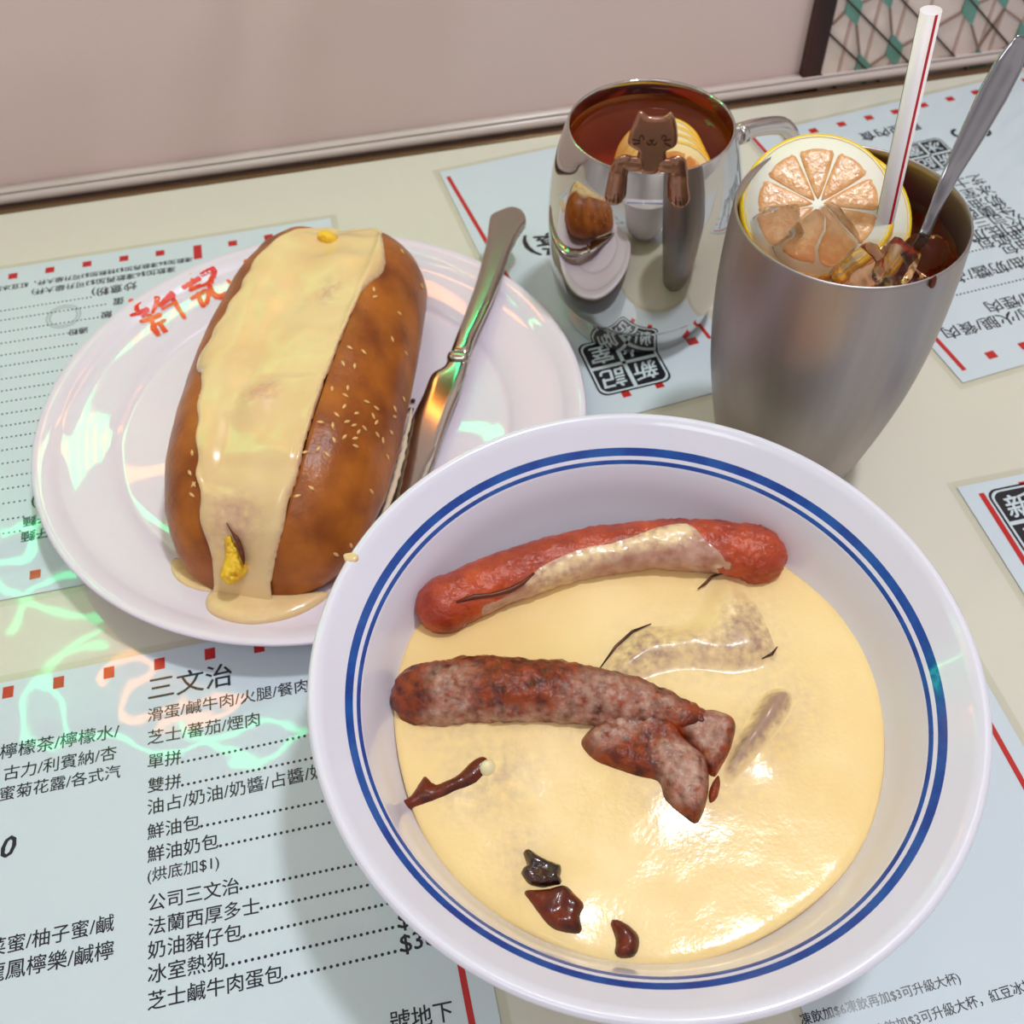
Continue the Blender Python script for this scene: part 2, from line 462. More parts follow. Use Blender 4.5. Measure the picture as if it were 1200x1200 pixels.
def seg_box(u0, z0, u1, z1, w, o0, o1):
    du, dz = u1 - u0, z1 - z0; L = math.hypot(du, dz) or 1; nu, nz = -dz / L * w / 2, du / L * w / 2
    c = [(u0 + nu, z0 + nz), (u0 - nu, z0 - nz), (u1 - nu, z1 - nz), (u1 + nu, z1 + nz)]
    vs = [wp(a, b, o1) for a, b in c] + [wp(a, b, o0) for a, b in c]
    return vs, [(0, 1, 2, 3), (7, 6, 5, 4), (0, 4, 5, 1), (1, 5, 6, 2), (2, 6, 7, 3), (3, 7, 4, 0)]


base = [(.2200, .0497), (.2395, .0574), (.2365, .0077), (.2552, .0180), (.2990, .0395), (.3190, .0000), (.3437, .0138)]
vs_s = [seg_box(u, 0.0, u, 0.6, 0.0021, -0.001, -0.0006) for u in [.2207, .2373, .2548, .2720, .2977, .3152, .3234, .3405, .3576, .375, .392, .41, .43, .45, .47, .49, .51, .53]]
leads_d, leads_p, green = [], [], []
for (su, sz) in [(0, 0), (.079, -.0102), (.158, -.0204), (.237, -.0306), (-.0148, .088), (.0642, .0778), (.1432, .0676), (.2222, .0574), (-.03, .176), (.049, .166), (.128, .155), (.207, .145), (.28, .135)]:
    for (u, z) in base[:4]:
        a, b = u + su, z + sz
        if not (0.214 < a < 0.556 and -0.01 < b < 0.34): continue
        if su and any(abs(a - p) < 0.012 and abs(b - q) < 0.02 for p, q in base): continue
        green.append((a, b))
green += [(.2990, .0395), (.3190, .0000), (.3437, .0138)]
gparts = []
seen = []
for (a, b) in green:
    if any(abs(a - p) < 0.01 and abs(b - q) < 0.015 for p, q in seen): continue
    seen.append((a, b))
    c = [(a - .005, b + .0118), (a - .0052, b - .0025), (a + .005, b - .0118), (a + .0052, b + .0025)]
    vs = [wp(max(p, .2085), max(q, -.02), .0003) for p, q in c] + [wp(max(p, .2085), max(q, -.02), -.0008) for p, q in c]
    gparts.append((vs, [(0, 1, 2, 3), (7, 6, 5, 4), (0, 4, 5, 1), (1, 5, 6, 2), (2, 6, 7, 3), (3, 7, 4, 0)]))
for c0 in (.1900, .216, .2416, .2685, .303, .331, .359, .387, .415, .445, .475, .505, .535, .565):
    u0 = .2085; z0 = c0 - .87 * u0; u1 = .556; z1 = c0 - .87 * u1
    if z1 < -.02: u1 = (c0 + .02) / .87; z1 = -.02
    if u1 > u0: leads_d.append(seg_box(u0, z0, u1, z1, .0011, -.0008, .0008))
conn = []
for (a, b) in seen:
    for (p, q) in seen:
        du, dz = p - a, q - b
        if 0 < du < .04 and -.075 < dz < -.02 and du * 1.2 < -dz: conn.append((a + .005, b - .0118, p - .005, q + .0118))
        if .01 < du < .05 and -.002 < dz < .032: conn.append((a + .0052, b + .0025, p - .0052, q - .0025))
conn.append((.2148, .0472, .2085, .0405))
for c in conn:
    leads_p.append(seg_box(max(c[0], .2085), c[1], c[2], c[3], .0010, -.0008, .0006))
obj('rose_strips', *merge(*vs_s), M_stripe, win, smooth=False)
obj('green_lozenges', *merge(*gparts), M_glass_green, win, smooth=False)
obj('pale_leading', *merge(*leads_p), M_lead2, win, smooth=False)
obj('dark_leading', *merge(*leads_d), M_lead, win, smooth=False)

# wall foot bead behind the table
vs, fs = tube([wp(-1.2, 0.0035, 0.000), wp(1.2, 0.0035, 0.000)], 0.0034, 16)
struct(obj('baseboard_back', *merge((vs, fs), wall_box(-1.2, 1.2, .0072, .0084, -0.006, 0.0015)), M_chrome))

# ------------------------------------------------------------------ table
tb = thing('table', 'cream laminate cafe table top with bronze edge against the pink wall', 'table', (0, 0.2, -0.03))


def tq(u, v, z): q = WO + WU * u + WN * v; return (q.x, q.y, z)


def slab(u0, u1, v0, v1, z0, z1):
    vs = [tq(u0, v0, z0), tq(u1, v0, z0), tq(u1, v1, z0), tq(u0, v1, z0), tq(u0, v0, z1), tq(u1, v0, z1), tq(u1, v1, z1), tq(u0, v1, z1)]
    return vs, [(3, 2, 1, 0), (4, 5, 6, 7), (0, 1, 5, 4), (1, 2, 6, 5), (2, 3, 7, 6), (3, 0, 4, 7)]


obj('tabletop', *slab(-.62, .62, -.72, -.0105, -.03, 0), M_table, tb, smooth=False)
bevel(obj('edge_trim', *slab(-.62, .62, -.0104, -.0042, -.03, 0.0008), M_bronze, tb, smooth=False), .0006)
for u in (-.5, .5):
    for v in (-.62, -.1):
        obj('leg', *slab(u - .025, u + .025, v - .025, v + .025, -.75, -.0301), M_bronze, tb, smooth=False)

# ------------------------------------------------------------------ neon sign on the wall above the table (seen only by its reflections)
ns = thing('neon_sign', 'green and orange neon sign on the wall above the table', 'sign', wp(-.3, .6, .01))


def neon(pts, name, m, r=.006):
    P = smooth_prof(pts, 8)
    obj(name, *tube([wp(a, b * .84 + .015, .03) for a, b in P], r, 8), m, ns)




def refl(px, py):
    """the spot on the sign's plane whose mirror image in the table top lies at this pixel"""
    g = at(px, py, .0006); d = ray(px, py); d.z = -d.z
    P0 = WO - WN * .03; t = (P0 - g).dot(WN) / d.dot(WN); q = g + d * t
    return ((q - WO).dot(WU), q.z)


def neon_at(px, name, m, r):
    P = [(a, max(b, .25 + .02 * math.sin(9 * a))) for a, b in smooth_prof([refl(*q) for q in px], 8)]; obj(name, *tube([wp(a, b, .03) for a, b in P], r, 8), m, ns)


GT, OT = 'green_tube', 'orange_tube'
neon_at([(-30, 470), (10, 520), (34, 575), (8, 612), (-22, 590), (4, 556), (40, 600), (30, 650), (-20, 660)], GT, M_neong, .0030)
neon_at([(-25, 640), (10, 690), (60, 716), (112, 722), (128, 690), (86, 672), (36, 690), (12, 740)], GT, M_neong, .0030)
neon_at([(118, 736), (84, 752), (54, 786), (34, 828), (40, 868), (70, 872), (76, 836), (50, 800), (66, 770), (124, 752)], GT, M_neong, .0030)
neon_at([(60, 874), (120, 862), (176, 886), (236, 872), (300, 888), (352, 856), (318, 846), (262, 868), (210, 856)], GT, M_neong, .0032)
neon_at([(118, 806), (134, 776), (160, 764), (176, 786), (150, 806), (140, 836), (178, 842), (232, 822), (286, 812), (246, 838), (186, 856)], OT, M_neono, .0042)
neon_at([(150, 420), (180, 470), (160, 540), (190, 590), (220, 520), (260, 430), (320, 400)], OT, M_neono, .0030)
neon_at([(230, 470), (300, 430), (350, 480), (300, 540), (250, 520), (240, 600), (320, 640)], GT, M_neong, .0030)
neon_at([(500, 440), (535, 500), (548, 545), (575, 505), (590, 450), (560, 420), (600, 400), (640, 440)], GT, M_neong, .0030)
neon_at([(400, 380), (440, 420), (420, 480), (470, 520), (500, 580), (540, 600)], OT, M_neono, .0032)
obj('mount_bar', *merge(wall_box(-.55, .1, .30, .31, .002, .026), wall_box(-.55, .1, .60, .61, .002, .026)), M_lead, ns, smooth=False)

# ------------------------------------------------------------------ menu sheets
DEPTH = 0


def sheet(label, corner, eu, ev, lu, lv, mgn=0.0035):
    """corner: paper corner (plan), eu/ev: unit directions of its two edges"""
    c = Vector((*corner[:2], 0)); eu = Vector((*eu, 0)).normalized(); ev = Vector((*ev, 0)).normalized()
    root = thing('menu_sheet', label, 'menu', (c.x, c.y, 0), 'laminated menu sheets on the table')

    def quad(m, z0, z1):
        q = [c - eu * m - ev * m, c + eu * (lu + m) - ev * m, c + eu * (lu + m) + ev * (lv + m), c - eu * m + ev * (lv + m)]
        vs = [(p.x, p.y, z0) for p in q] + [(p.x, p.y, z1) for p in q]
        f = [(3, 2, 1, 0), (4, 5, 6, 7), (0, 1, 5, 4), (1, 2, 6, 5), (2, 3, 7, 6), (3, 0, 4, 7)]
        if eu.cross(ev).z < 0: f = [t[::-1] for t in f]
        return vs, f
    vl, fl_ = quad(mgn, .0001, .0003); obj('lamination', vl[4:], [(0, 1, 2, 3) if eu.cross(ev).z > 0 else (3, 2, 1, 0)], M_lam, root, smooth=False)
    obj('paper', *quad(0, .0004, .0006), M_paper, root, smooth=False)
    return root


class Print:
    def __init__(s): s.v, s.f, s.m = [], [], []

    def add(s, V2, F_, mi, z=.0007):
        o = len(s.v); s.v += [(x, y, z) for x, y in V2]; s.f += [tuple(i + o for i in t) for t in F_]; s.m += [mi] * len(F_)

    def text(s, body, a, b, mi=0, bold=0.006, shear=0, z=.0007):
        V, F_ = text_mesh(body, at(*a), at(*b), 0, shear); A, B = at(*a).to_2d(), at(*b).to_2d(); e = (B - A).normalized()
        em = (B - A).length / max(1, len(body)); k_ = bold * em * 1.6
        for i_, (dx, dy) in enumerate(((-k_, 0), (k_, 0), (0, k_))): s.add(V + np.array([e.x * dx - e.y * dy, e.y * dx + e.x * dy]), F_, mi, z + i_ * .00001)

    def dots(s, a, b, n=None, r=.00058, mi=0):
        A, B = at(*a).to_2d(), at(*b).to_2d(); L = (B - A).length; n = n or int(L / .0021)
        for k in range(n + 1):
            p = A.lerp(B, k / max(n, 1))
            s.add([(p.x + r * math.cos(t * PI / 4), p.y + r * math.sin(t * PI / 4)) for t in range(8)], [tuple(range(8))], mi)

    def quad(s, pts, mi, z=.00068):
        P_ = [at(*q).to_2d()[:] for q in pts]
        ar = sum(P_[i][0] * P_[(i + 1) % 4][1] - P_[(i + 1) % 4][0] * P_[i][1] for i in range(4))
        s.add(P_ if ar > 0 else P_[::-1], [(0, 1, 2, 3)], mi, z)

    def line(s, a, b, w, mi, z=.00068):
        A, B = at(*a).to_2d(), at(*b).to_2d(); d = (B - A).normalized(); n = Vector((-d.y, d.x)) * w / 2
        s.add([(A - n)[:], (B - n)[:], (B + n)[:], (A + n)[:]], [(0, 1, 2, 3)], mi, z)

    def square(s, px, py, w, h, eu, ev, mi=1):
        c = at(px, py).to_2d(); u = Vector(eu).normalized() * w / 2; v = Vector(ev).normalized() * h / 2
        P_ = [(c - u - v)[:], (c + u - v)[:], (c + u + v)[:], (c - u + v)[:]]
        if Vector(eu).cross(Vector(ev)) < 0: P_ = P_[::-1]
        s.add(P_, [(0, 1, 2, 3)], mi, .00068)

    def stamp(s, cx, cy, eu, ev, w):
        """rounded black seal with four white characters; eu = reading direction, ev = downwards (plan)"""
        c = at(cx, cy).to_2d(); u = Vector(eu).normalized(); v = Vector(ev).normalized()
        P_ = lambda a, b: (c + u * a + v * b)[:]

        def rr(hw, r, mi, z, sq=1.0):
            pts = []
            for qx, qy, a0 in ((1, 1, 0), (-1, 1, 90), (-1, -1, 180), (1, -1, 270)):
                for k in range(5):
                    a = math.radians(a0 + k * 22.5); pts.append(P_(qx * (hw - r) + r * math.cos(a), (qy * (hw - r) + r * math.sin(a)) * sq))
            if u.cross(v) < 0: pts = pts[::-1]
            s.add(pts, [tuple(range(len(pts)))], mi, z)
        rr(w * .56, w * .14, 0, .00068); rr(w * .53, w * .13, 2, .00070); rr(w * .50, w * .12, 0, .00072)
        for t in ((-.5, -.03, .5, .03), (-.03, -.5, .03, .5)):
            q = [P_(t[0] * w, t[1] * w), P_(t[2] * w, t[1] * w), P_(t[2] * w, t[3] * w), P_(t[0] * w, t[3] * w)]
            s.add(q if u.cross(v) > 0 else q[::-1], [(0, 1, 2, 3)], 2, .00074)
        for ch, a, b in (('新', -.25, -.25), ('記', .25, -.25), ('冰', -.25, .25), ('室', .25, .25)):
            A = P_((a - .19) * w, (b + .17) * w); B = P_((a + .19) * w, (b + .17) * w)
            V, F_ = text_mesh(ch, A, B, 0, 0.15); s.add(V, F_, 2, .00076); s.add(V + np.array(u) * w * .012, F_, 2, .00077); s.add(V + np.array(v) * w * .010, F_, 2, .00078)

    def build(s, root): return obj('printing', s.v, s.f, [M_ink, M_red, M_white_ink, M_grey_ring], root, smooth=False, mi=s.m)


def dirs(a, b):
    d = (at(*b) - at(*a)).to_2d().normalized(); return d, Vector((-d.y, d.x))


# front left sheet (facing the camera)
eu, ev = dirs((174.4, 1097.3), (437, 1036.7)); dn = -ev
cA = at(587, 1200)                                    # right paper edge
e_edge = (at(587, 1200) - at(581, 1153)).to_2d().normalized()
top = at(128, 776).to_2d()
q = cA.to_2d(); wR = (q - top).dot(eu)
corner = top + eu * (wR - .30)
A = sheet('front left laminated menu with black rows of text, under the bowl and plate edge', corner, eu, dn, .30, .21)
p = Print()
for body, a, b in [('三文治', (174.4, 822), (272.7, 803)), ('滑蛋/鹹牛肉/火腿/餐肉', (173.5, 847), (362, 811)), ('芝士/蕃茄/煙肉', (173.5, 874), (304.8, 851)),
                   ('單拼', (173.5, 902), (212.3, 896)), ('雙拼', (173.5, 930), (212.3, 924)), ('油占/奶油/奶醬/占醬/奶', (173.5, 956), (383, 911)),
                   ('鮮油包', (173.5, 985), (234.8, 972)), ('鮮油奶包', (173.5, 1012), (256.7, 994.5)), ('(烘底加$1)', (173.5, 1035), (257.5, 1018)),
                   ('公司三文治', (174.4, 1069), (280.9, 1047)), ('法蘭西厚多士', (174.4, 1097), (304.8, 1071)), ('奶油豬仔包', (174, 1125), (284.4, 1102)),
                   ('冰室熱狗', (174, 1154), (264, 1135)), ('芝士鹹牛肉蛋包', (174, 1185), (332.5, 1151)),
                   ('檸檬茶/檸檬水/', (0, 891), (140, 865)), ('古力/利賓納/杏', (4.4, 916), (137, 890)), ('蜜菊花露/各式汽', (0, 940), (141.5, 912)),
                   ('菜蜜/柚子蜜/鹹', (-14.6, 1123), (134, 1091)), ('龍鳳檸樂/鹹檸', (-17.5, 1153.5), (133.6, 1123.5)), ('號地下', (459, 1211), (532, 1196))]:
    p.text(body, a, b)
p.text('0', (1.5, 1009), (18, 1005.5), bold=0.03, shear=.2)
p.text('$30', (471.5, 1119), (512, 1109), bold=.02); p.text('$30', (469, 1091), (508, 1081.5), bold=.02)
for a, b in [((214.4, 894), (364, 862)), ((214.4, 921), (372, 888)), ((236.8, 969), (392, 937)), ((259, 992), (400, 962)), ((283, 1042), (425, 1012)),
             ((306.8, 1065), (445, 1035)), ((286.4, 1098), (462, 1058)), ((266, 1132), (467.7, 1086)), ((335.4, 1146), (470.6, 1114))]: p.dots(a, b)
for x, y in [(10.2, 812), (69.4, 800.6), (128.3, 789), (187.5, 778.8), (246.5, 767), (304, 759), (362, 748)]: p.square(x, y, .0042, .0052, eu, ev)
p.line((525, 1055), (566, 1265), .0022, 1)
p.build(A)

# back left sheet (upside down)
eu, ev = dirs((15.7, 324.6), (188, 297.5))
top = at(0, 317).to_2d(); bot = at(96, 686).to_2d(); lv = abs((bot - top).dot(ev))
B = sheet('back left laminated menu turned upside down, mostly under the plate', top - eu * .11, eu, -ev, .11 + (at(388, 258).to_2d() - top).dot(eu), lv)
p = Print()
for x, y in [(15.7, 324.6), (59, 317.5), (102.5, 310.5), (145.6, 304), (188, 297.7), (273, 286.3), (315, 279)]: p.square(x, y, .0048, .0046, eu, ev)
p.square(232, 296.5, .0045, .012, eu, ev)
p.text('凍飲加$6凍飲再加$3特飲加$3可升級大杯，紅豆冰加', (226, 302), (-6, 338), bold=.012); p.text('凍飲加$6凍飲再加$3可升級大杯)', (206, 313), (38, 341), bold=.012)
rows = [366, 377, 391, 404, 418, 431, 446, 460, 473, 487, 501, 515, 529.5, 545, 561, 575, 592, 611, 627]
ends = [107, 124, 120, 80, 90, 84, 78, 73, 69, 65, 61, 58, 54, 51, 49, 46, 30, 28, 24]
for y, xe in zip(rows, ends): p.dots((-8, y + 1.2), (xe, y - xe * .155), r=.0005)
for t, a, b in [('炒意粉)', (160, 331), (108, 340.5)), ('蛋', (146, 349), (133, 351)), ('通粉', (104, 384), (81, 388)), ('仔麵', (60, 601), (28, 608)), ('仔麵', (60, 618), (26, 625)), (')', (44, 582), (38, 583)), ('飯', (132, 365), (119, 367))]:
    p.text(t, a, b, bold=.012)
p.square(42, 674, .0046, .0046, eu, ev)
c2 = at(75, 372).to_2d()  # centre of two thin pale grey rings
for R_ in (.0082, .0066):
    for k in range(40):
        a0, a1 = k * PI / 20, (k + 1) * PI / 20
        p.add([(c2.x + R_ * math.cos(a0), c2.y + R_ * math.sin(a0)), (c2.x + (R_ + .0009) * math.cos(a0), c2.y + (R_ + .0009) * math.sin(a0)), (c2.x + (R_ + .0009) * math.cos(a1), c2.y + (R_ + .0009) * math.sin(a1)), (c2.x + R_ * math.cos(a1), c2.y + R_ * math.sin(a1))], [(0, 1, 2, 3)], 3)
p.build(B)

# sheet under the mug (upside down)
eu, ev = dirs((513, 201), (650, 171.5)); c0 = at(515, 203).to_2d(); e2 = (at(593, 321) - at(525, 208)).to_2d().normalized()
lu = (at(834, 392) - c0.to_3d()).to_2d().dot(eu) + .004; lv = abs((at(780, 476).to_2d() - c0).dot(ev))
Cc = sheet('laminated menu under the shiny mug with a black four-character seal', c0, eu, -ev, lu, lv)
p = Print()
p.line((525, 208), (597, 330), .0024, 1)
p.text('餐)', (657, 268), (610, 284), bold=.02)
us, vs_ = dirs((761, 432), (718.6, 442)); dv = (at(708, 430) - at(740, 437)).to_2d()
p.stamp(731, 426, us, vs_ * -1, .0335)
p.square(733, 461.5, .0042, .0055, eu, ev); p.square(771.7, 450.8, .0042, .0055, eu, ev); p.square(811, 401, .0055, .0050, eu, ev)
p.line((812, 372), (832, 398), .002, 1)
p.build(Cc)

# sheet at the back right (upside down)
eu, ev = dirs((920, 162.5), (1113, 117)); c0 = at(877, 161).to_2d(); lv = abs((at(1122, 451).to_2d() - c0).dot(ev))
D = sheet('back right laminated menu turned upside down behind the satin tumbler', c0, eu, -ev, .30, lv)
p = Print()
for x, y in [(920, 162.5), (953, 154.3), (986, 146.6), (1018, 139), (1049, 132), (1082, 124.3), (1113, 117), (1143, 109.3), (1173, 102), (1202, 95)]: p.square(x, y, .0052, .0046, eu, ev)
p.line((878, 158), (1130, 435), .0024, 1); p.square(1161, 417, .0052, .0048, eu, ev); p.square(1200, 406, .0052, .0048, eu, ev)
p.text('歡迎內食', (1072, 143), (1004, 158), bold=.012)
us, vs_ = dirs((1110, 176), (1066, 186)); p.stamp(1090, 183, us, vs_ * -1, .026)
RD = (at(1132, 318) - at(1200, 302)).to_2d().normalized()


def row(body, sx, sy, length, bold=.012):
    a = at(sx, sy).to_2d(); V, F_ = text_mesh(body, a, a + RD * length, 0); p.add(V, F_, 0); p.add(V + np.array(RD) * .0002, F_, 0, .00071)
    return a + RD * (length + .002)


TW = .0098
for body, sx, sy, dt in [('芝士鹹牛肉蛋包', 1147, 205, 0), ('冰室熱狗', 1158, 217, 0), ('奶油豬仔包', 1168, 229, 0), ('法蘭西厚多士', 1178, 238, 0), ('公司三文治', 1189, 246, 0), ('(烘底加$1)', 1202, 257, 0),
                         ('鮮油奶包', 1214, 265, 1), ('鮮油包', 1224, 276, 1), ('油占/奶油/奶醬/占醬/奶', 1262, 286, 0), ('雙拼', 1240, 303, 1), ('單拼', 1254, 315, 1), ('芝士/蕃茄/煙肉', 1275, 326, 0), ('滑蛋/鹹牛肉/火腿/餐肉', 1290, 340, 0)]:
    e = row(body, sx, sy, TW * len(body) * (.8 if '(' in body or '/' in body else 1))
    if dt:
        for k in range(34):
            q = e + RD * (.0022 * k); p.add([(q.x + .0006 * math.cos(t * PI / 3), q.y + .0006 * math.sin(t * PI / 3)) for t in range(6)], [tuple(range(6))], 0)
for x in (1123, 1152):
    c2 = at(x, 157 if x < 1130 else 156).to_2d(); sg = 1 if x < 1130 else -1
    for k in range(8):
        a0, a1 = math.radians(100 + k * 20), math.radians(120 + k * 20)
        if sg < 0: a0, a1 = a0 + PI, a1 + PI
        p.add([(c2.x + r_ * math.cos(a), c2.y + r_ * math.sin(a)) for a, r_ in ((a0, .0027), (a0, .0048), (a1, .0048), (a1, .0027))], [(3, 2, 1, 0)], 0)
p.build(D)

# right middle sheet and bottom right sheet (facing the camera)
eu, ev = dirs((1121, 572), (1200, 556)); c0 = at(1121, 572).to_2d()
E_ = sheet('laminated menu at the right edge, its red-lined corner on bare table', c0, eu, -ev, .28, .20)
p = Print(); p.line((1149, 579), (1218, 688), .0026, 1); p.square(1203, 571, .0055, .006, eu, ev)
p.stamp(1226, 606, eu, -ev, .034); p.build(E_)
eu, ev = dirs((946.4, 1199.7), (1126.3, 1150)); eR = (at(1200, 923) - at(1159, 850)).to_2d().normalized()
c0 = at(1152, 795).to_2d()
F_s = sheet('bottom right laminated menu with small text under the bowl rim', c0 - eu * .115 + ev * .035, eu, -ev, .115, .24)
p = Print(); p.line((1118, 775), (1290, 1083), .0022, 1)
p.text('，凍飲加$6凍飲再加$3可升級大杯)', (928, 1206), (1126.3, 1152)); p.text('$6特飲加$3可升級大杯，紅豆冰加', (1012, 1221), (1213, 1160)); p.text('，', (1152, 938), (1156, 936))
p.build(F_s)

# ------------------------------------------------------------------ plate
PC = Vector((-.0885, .3221, 0)); PR = .1236


def plate_z(r):
    return float(np.interp(r, [0, .080, .0885, .092, .100, .113, .1165, .1205, .1236], [.0100, .0100, .0108, .0125, .0145, .0178, .0196, .0208, .0216]))


pl = thing('dinner_plate', 'white dinner plate with red brush characters holding the filled bun', 'plate', PC)
prof = [(0.0, .004), (.055, .004), (.058, .0006), (.062, .0006), (.064, .005), (.082, .0062), (.100, .0105), (.114, .0150), (.1215, .0182), (.1236, .0200), (.1240, .0212), (.1232, .0220), (.1205, .0212), (.1165, .0199)]
rs = [.1150, .1135, .113, .108, .103, .100, .096, .092, .0900, .0885, .087, .082, .06, .03, .0004]
prof = prof + [(r, plate_z(r)) for r in rs]
v, f, m = lathe(prof, PC, 160); obj('dish', v, f, M_cer, pl)
# brush characters, tops outward, along the rim
cv, cf = [], []


def brush(pts, w0, w1):
    """one tapered brush stroke lying on the plate, drawn through plan points"""
    P_ = smooth_prof(pts, 6) if len(pts) > 2 else [tuple(np.array(pts[0]) + (np.array(pts[1]) - np.array(pts[0])) * t) for t in np.linspace(0, 1, 6)]
    Q = []
    for x, y in P_:
        px, py = x / 3.4286, 240 + y / 3.4286; z = .018
        for _ in range(4):
            q = at(px, py, z); z = plate_z((q.to_2d() - PC.to_2d()).length)
        Q.append(q.to_2d())
    n = len(Q); o = len(cv); k_ = .00027
    for k in range(n):
        d = (Q[min(k + 1, n - 1)] - Q[max(k - 1, 0)]).normalized(); nn = Vector((-d.y, d.x)); t = k / (n - 1)
        w = (w0 + (w1 - w0) * t) * k_ / 3.4286 * (.55 if k in (0, n - 1) else 1) * (1 + .12 * math.sin(k * 2.3 + x)) * 1.75
        for sg in (-1, 1):
            a = Q[k] + nn * w * sg * .5; cv.append((a.x, a.y, plate_z((a - PC.to_2d()).length) + .0004))
    for k in range(n - 1): cf.append((o + 2 * k, o + 2 * k + 2, o + 2 * k + 3, o + 2 * k + 1))


for st_ in [([(518, 384), (545, 392), (562, 402)], 16, 24), ([(522, 448), (556, 436), (598, 418)], 12, 20), ([(548, 402), (552, 430)], 14, 20), ([(592, 412), (584, 436), (572, 455)], 16, 10), ([(562, 472), (600, 462), (650, 440)], 14, 20),
            ([(598, 440), (616, 480), (640, 530)], 18, 16), ([(640, 528), (622, 512), (606, 498)], 18, 8), ([(604, 494), (622, 486), (668, 462)], 10, 14), ([(640, 470), (652, 492), (668, 516)], 16, 20),
            ([(632, 368), (628, 398), (612, 440)], 22, 10), ([(640, 412), (664, 388), (698, 352)], 14, 26), ([(688, 366), (712, 408), (746, 462)], 20, 14), ([(650, 424), (676, 408), (700, 396)], 12, 12),
            ([(728, 284), (752, 274), (770, 272)], 22, 16), ([(732, 334), (760, 318), (806, 292)], 14, 20), ([(760, 348), (784, 336), (812, 324)], 14, 18), ([(766, 382), (792, 366), (822, 352)], 14, 18), ([(772, 296), (770, 318), (766, 340)], 14, 12),
            ([(796, 352), (804, 384), (822, 414)], 16, 20), ([(798, 362), (828, 346), (838, 368), (828, 404)], 14, 18),
            ([(806, 284), (836, 268), (866, 256)], 18, 24), ([(862, 258), (856, 290), (838, 318)], 22, 16), ([(812, 328), (836, 318), (858, 308)], 14, 18), ([(842, 322), (854, 356), (884, 372), (930, 352), (966, 318)], 18, 34), ([(912, 302), (930, 318), (950, 326)], 10, 18),
            ([(980, 224), (996, 232), (1012, 244)], 16, 24), ([(962, 278), (986, 256), (1008, 240), (1046, 246)], 24, 14), ([(1038, 188), (1060, 200), (1092, 222)], 18, 28), ([(1062, 214), (1050, 232), (1036, 250)], 18, 12)]: brush(*st_)
obj('red_brush_characters', cv, cf, M_redpaint, pl, smooth=False)

# ------------------------------------------------------------------ bun
TH = math.radians(12.5); OB = Vector((-.100, .225, 0)); BS = Vector((math.sin(TH), math.cos(TH), 0)); BX = Vector((math.cos(TH), -math.sin(TH), 0)); ZB = .0125


def bw(x, s, z): q = OB + BX * x + BS * s; return (q.x, q.y, z)


def lx(t, s): return float(np.interp(s, [a for a, _ in t], [b for _, b in t]))


XL = [(-.001, -.022), (.001, -.028), (.004, -.0335), (.0074, -.038), (.015, -.0435), (.023, -.048), (.04, -.054), (.069, -.060), (.11, -.0645), (.146, -.065), (.170, -.062), (.182, -.056), (.190, -.049), (.195, -.041), (.1975, -.032), (.1985, -.024)]
XR = [(-.001, .006), (.001, .013), (.004, .019), (.0085, .0255), (.016, .032), (.026, .0362), (.049, .0395), (.075, .0385), (.11, .0352), (.138, .0322), (.160, .0292), (.171, .0268), (.18, .0225), (.187, .0155), (.192, .0085), (.196, .003), (.1985, -.002)]
XD = [(0, -.002), (.003, .002), (.012, .009), (.03, .0118), (.076, .0102), (.117, .0096), (.146, .0098), (.17, .0066), (.182, .004), (.1985, -.004)]
HH = [(-.001, .006), (.001, .0125), (.004, .020), (.008, .0275), (.014, .035), (.022, .0415), (.035, .0475), (.055, .051), (.10, .053), (.15, .052), (.17, .049), (.182, .0435), (.190, .0345), (.195, .024), (.1975, .014), (.1985, .007)]


def section(s, filled=False):
    xl, xr, xd, h = lx(XL, s), lx(XR, s), lx(XD, s), lx(HH, s); k = (xr - xl) / .10
    kr = min(1, max(.25, (xr - xd) / .028))
    g = .94 if filled else .50
    pts = [(xl + .014 * k, 0, 0), (xl + .003 * k, .16 * h, 0), (xl, .40 * h, 0), (xl + .005 * k, .66 * h, 0), (xl + .015 * k, .86 * h, 0), (xl + .028 * k, .955 * h, 0),
           (xl + .038 * k, .95 * h if filled else .90 * h, 1), (0.5 * (xl + .038 * k + xd), g * h, 0), (xd - .002 * k, (.955 if filled else .90) * h, 1), (xd + .001 * k, 1.0 * h, 1), (xd + .008 * kr, .955 * h, 0), (xd + .55 * (xr - xd), .86 * h, 0),
           (xr - .004 * kr, .66 * h, 0), (xr, .40 * h, 0), (xr - .004 * k, .16 * h, 0), (xr - .014 * k, 0, 0)]
    return pts


def sec_curve(pts, n=5):
    out = []; P_ = [np.array(q[:2]) for q in pts]; sh = [q[2] for q in pts]
    for i in range(len(P_) - 1):
        p1, p2 = P_[i], P_[i + 1]
        p0 = 2 * p1 - p2 if (i == 0 or sh[i]) else P_[i - 1]
        p3 = 2 * p2 - p1 if (i + 2 >= len(P_) or sh[i + 1]) else P_[i + 2]
        for k in range(n):
            t = k / n; out.append(0.5 * ((2 * p1) + (p2 - p0) * t + (2 * p0 - 5 * p1 + 4 * p2 - p3) * t * t + (3 * p1 - p0 - 3 * p2 + p3) * t ** 3))
    out.append(P_[-1]); return out


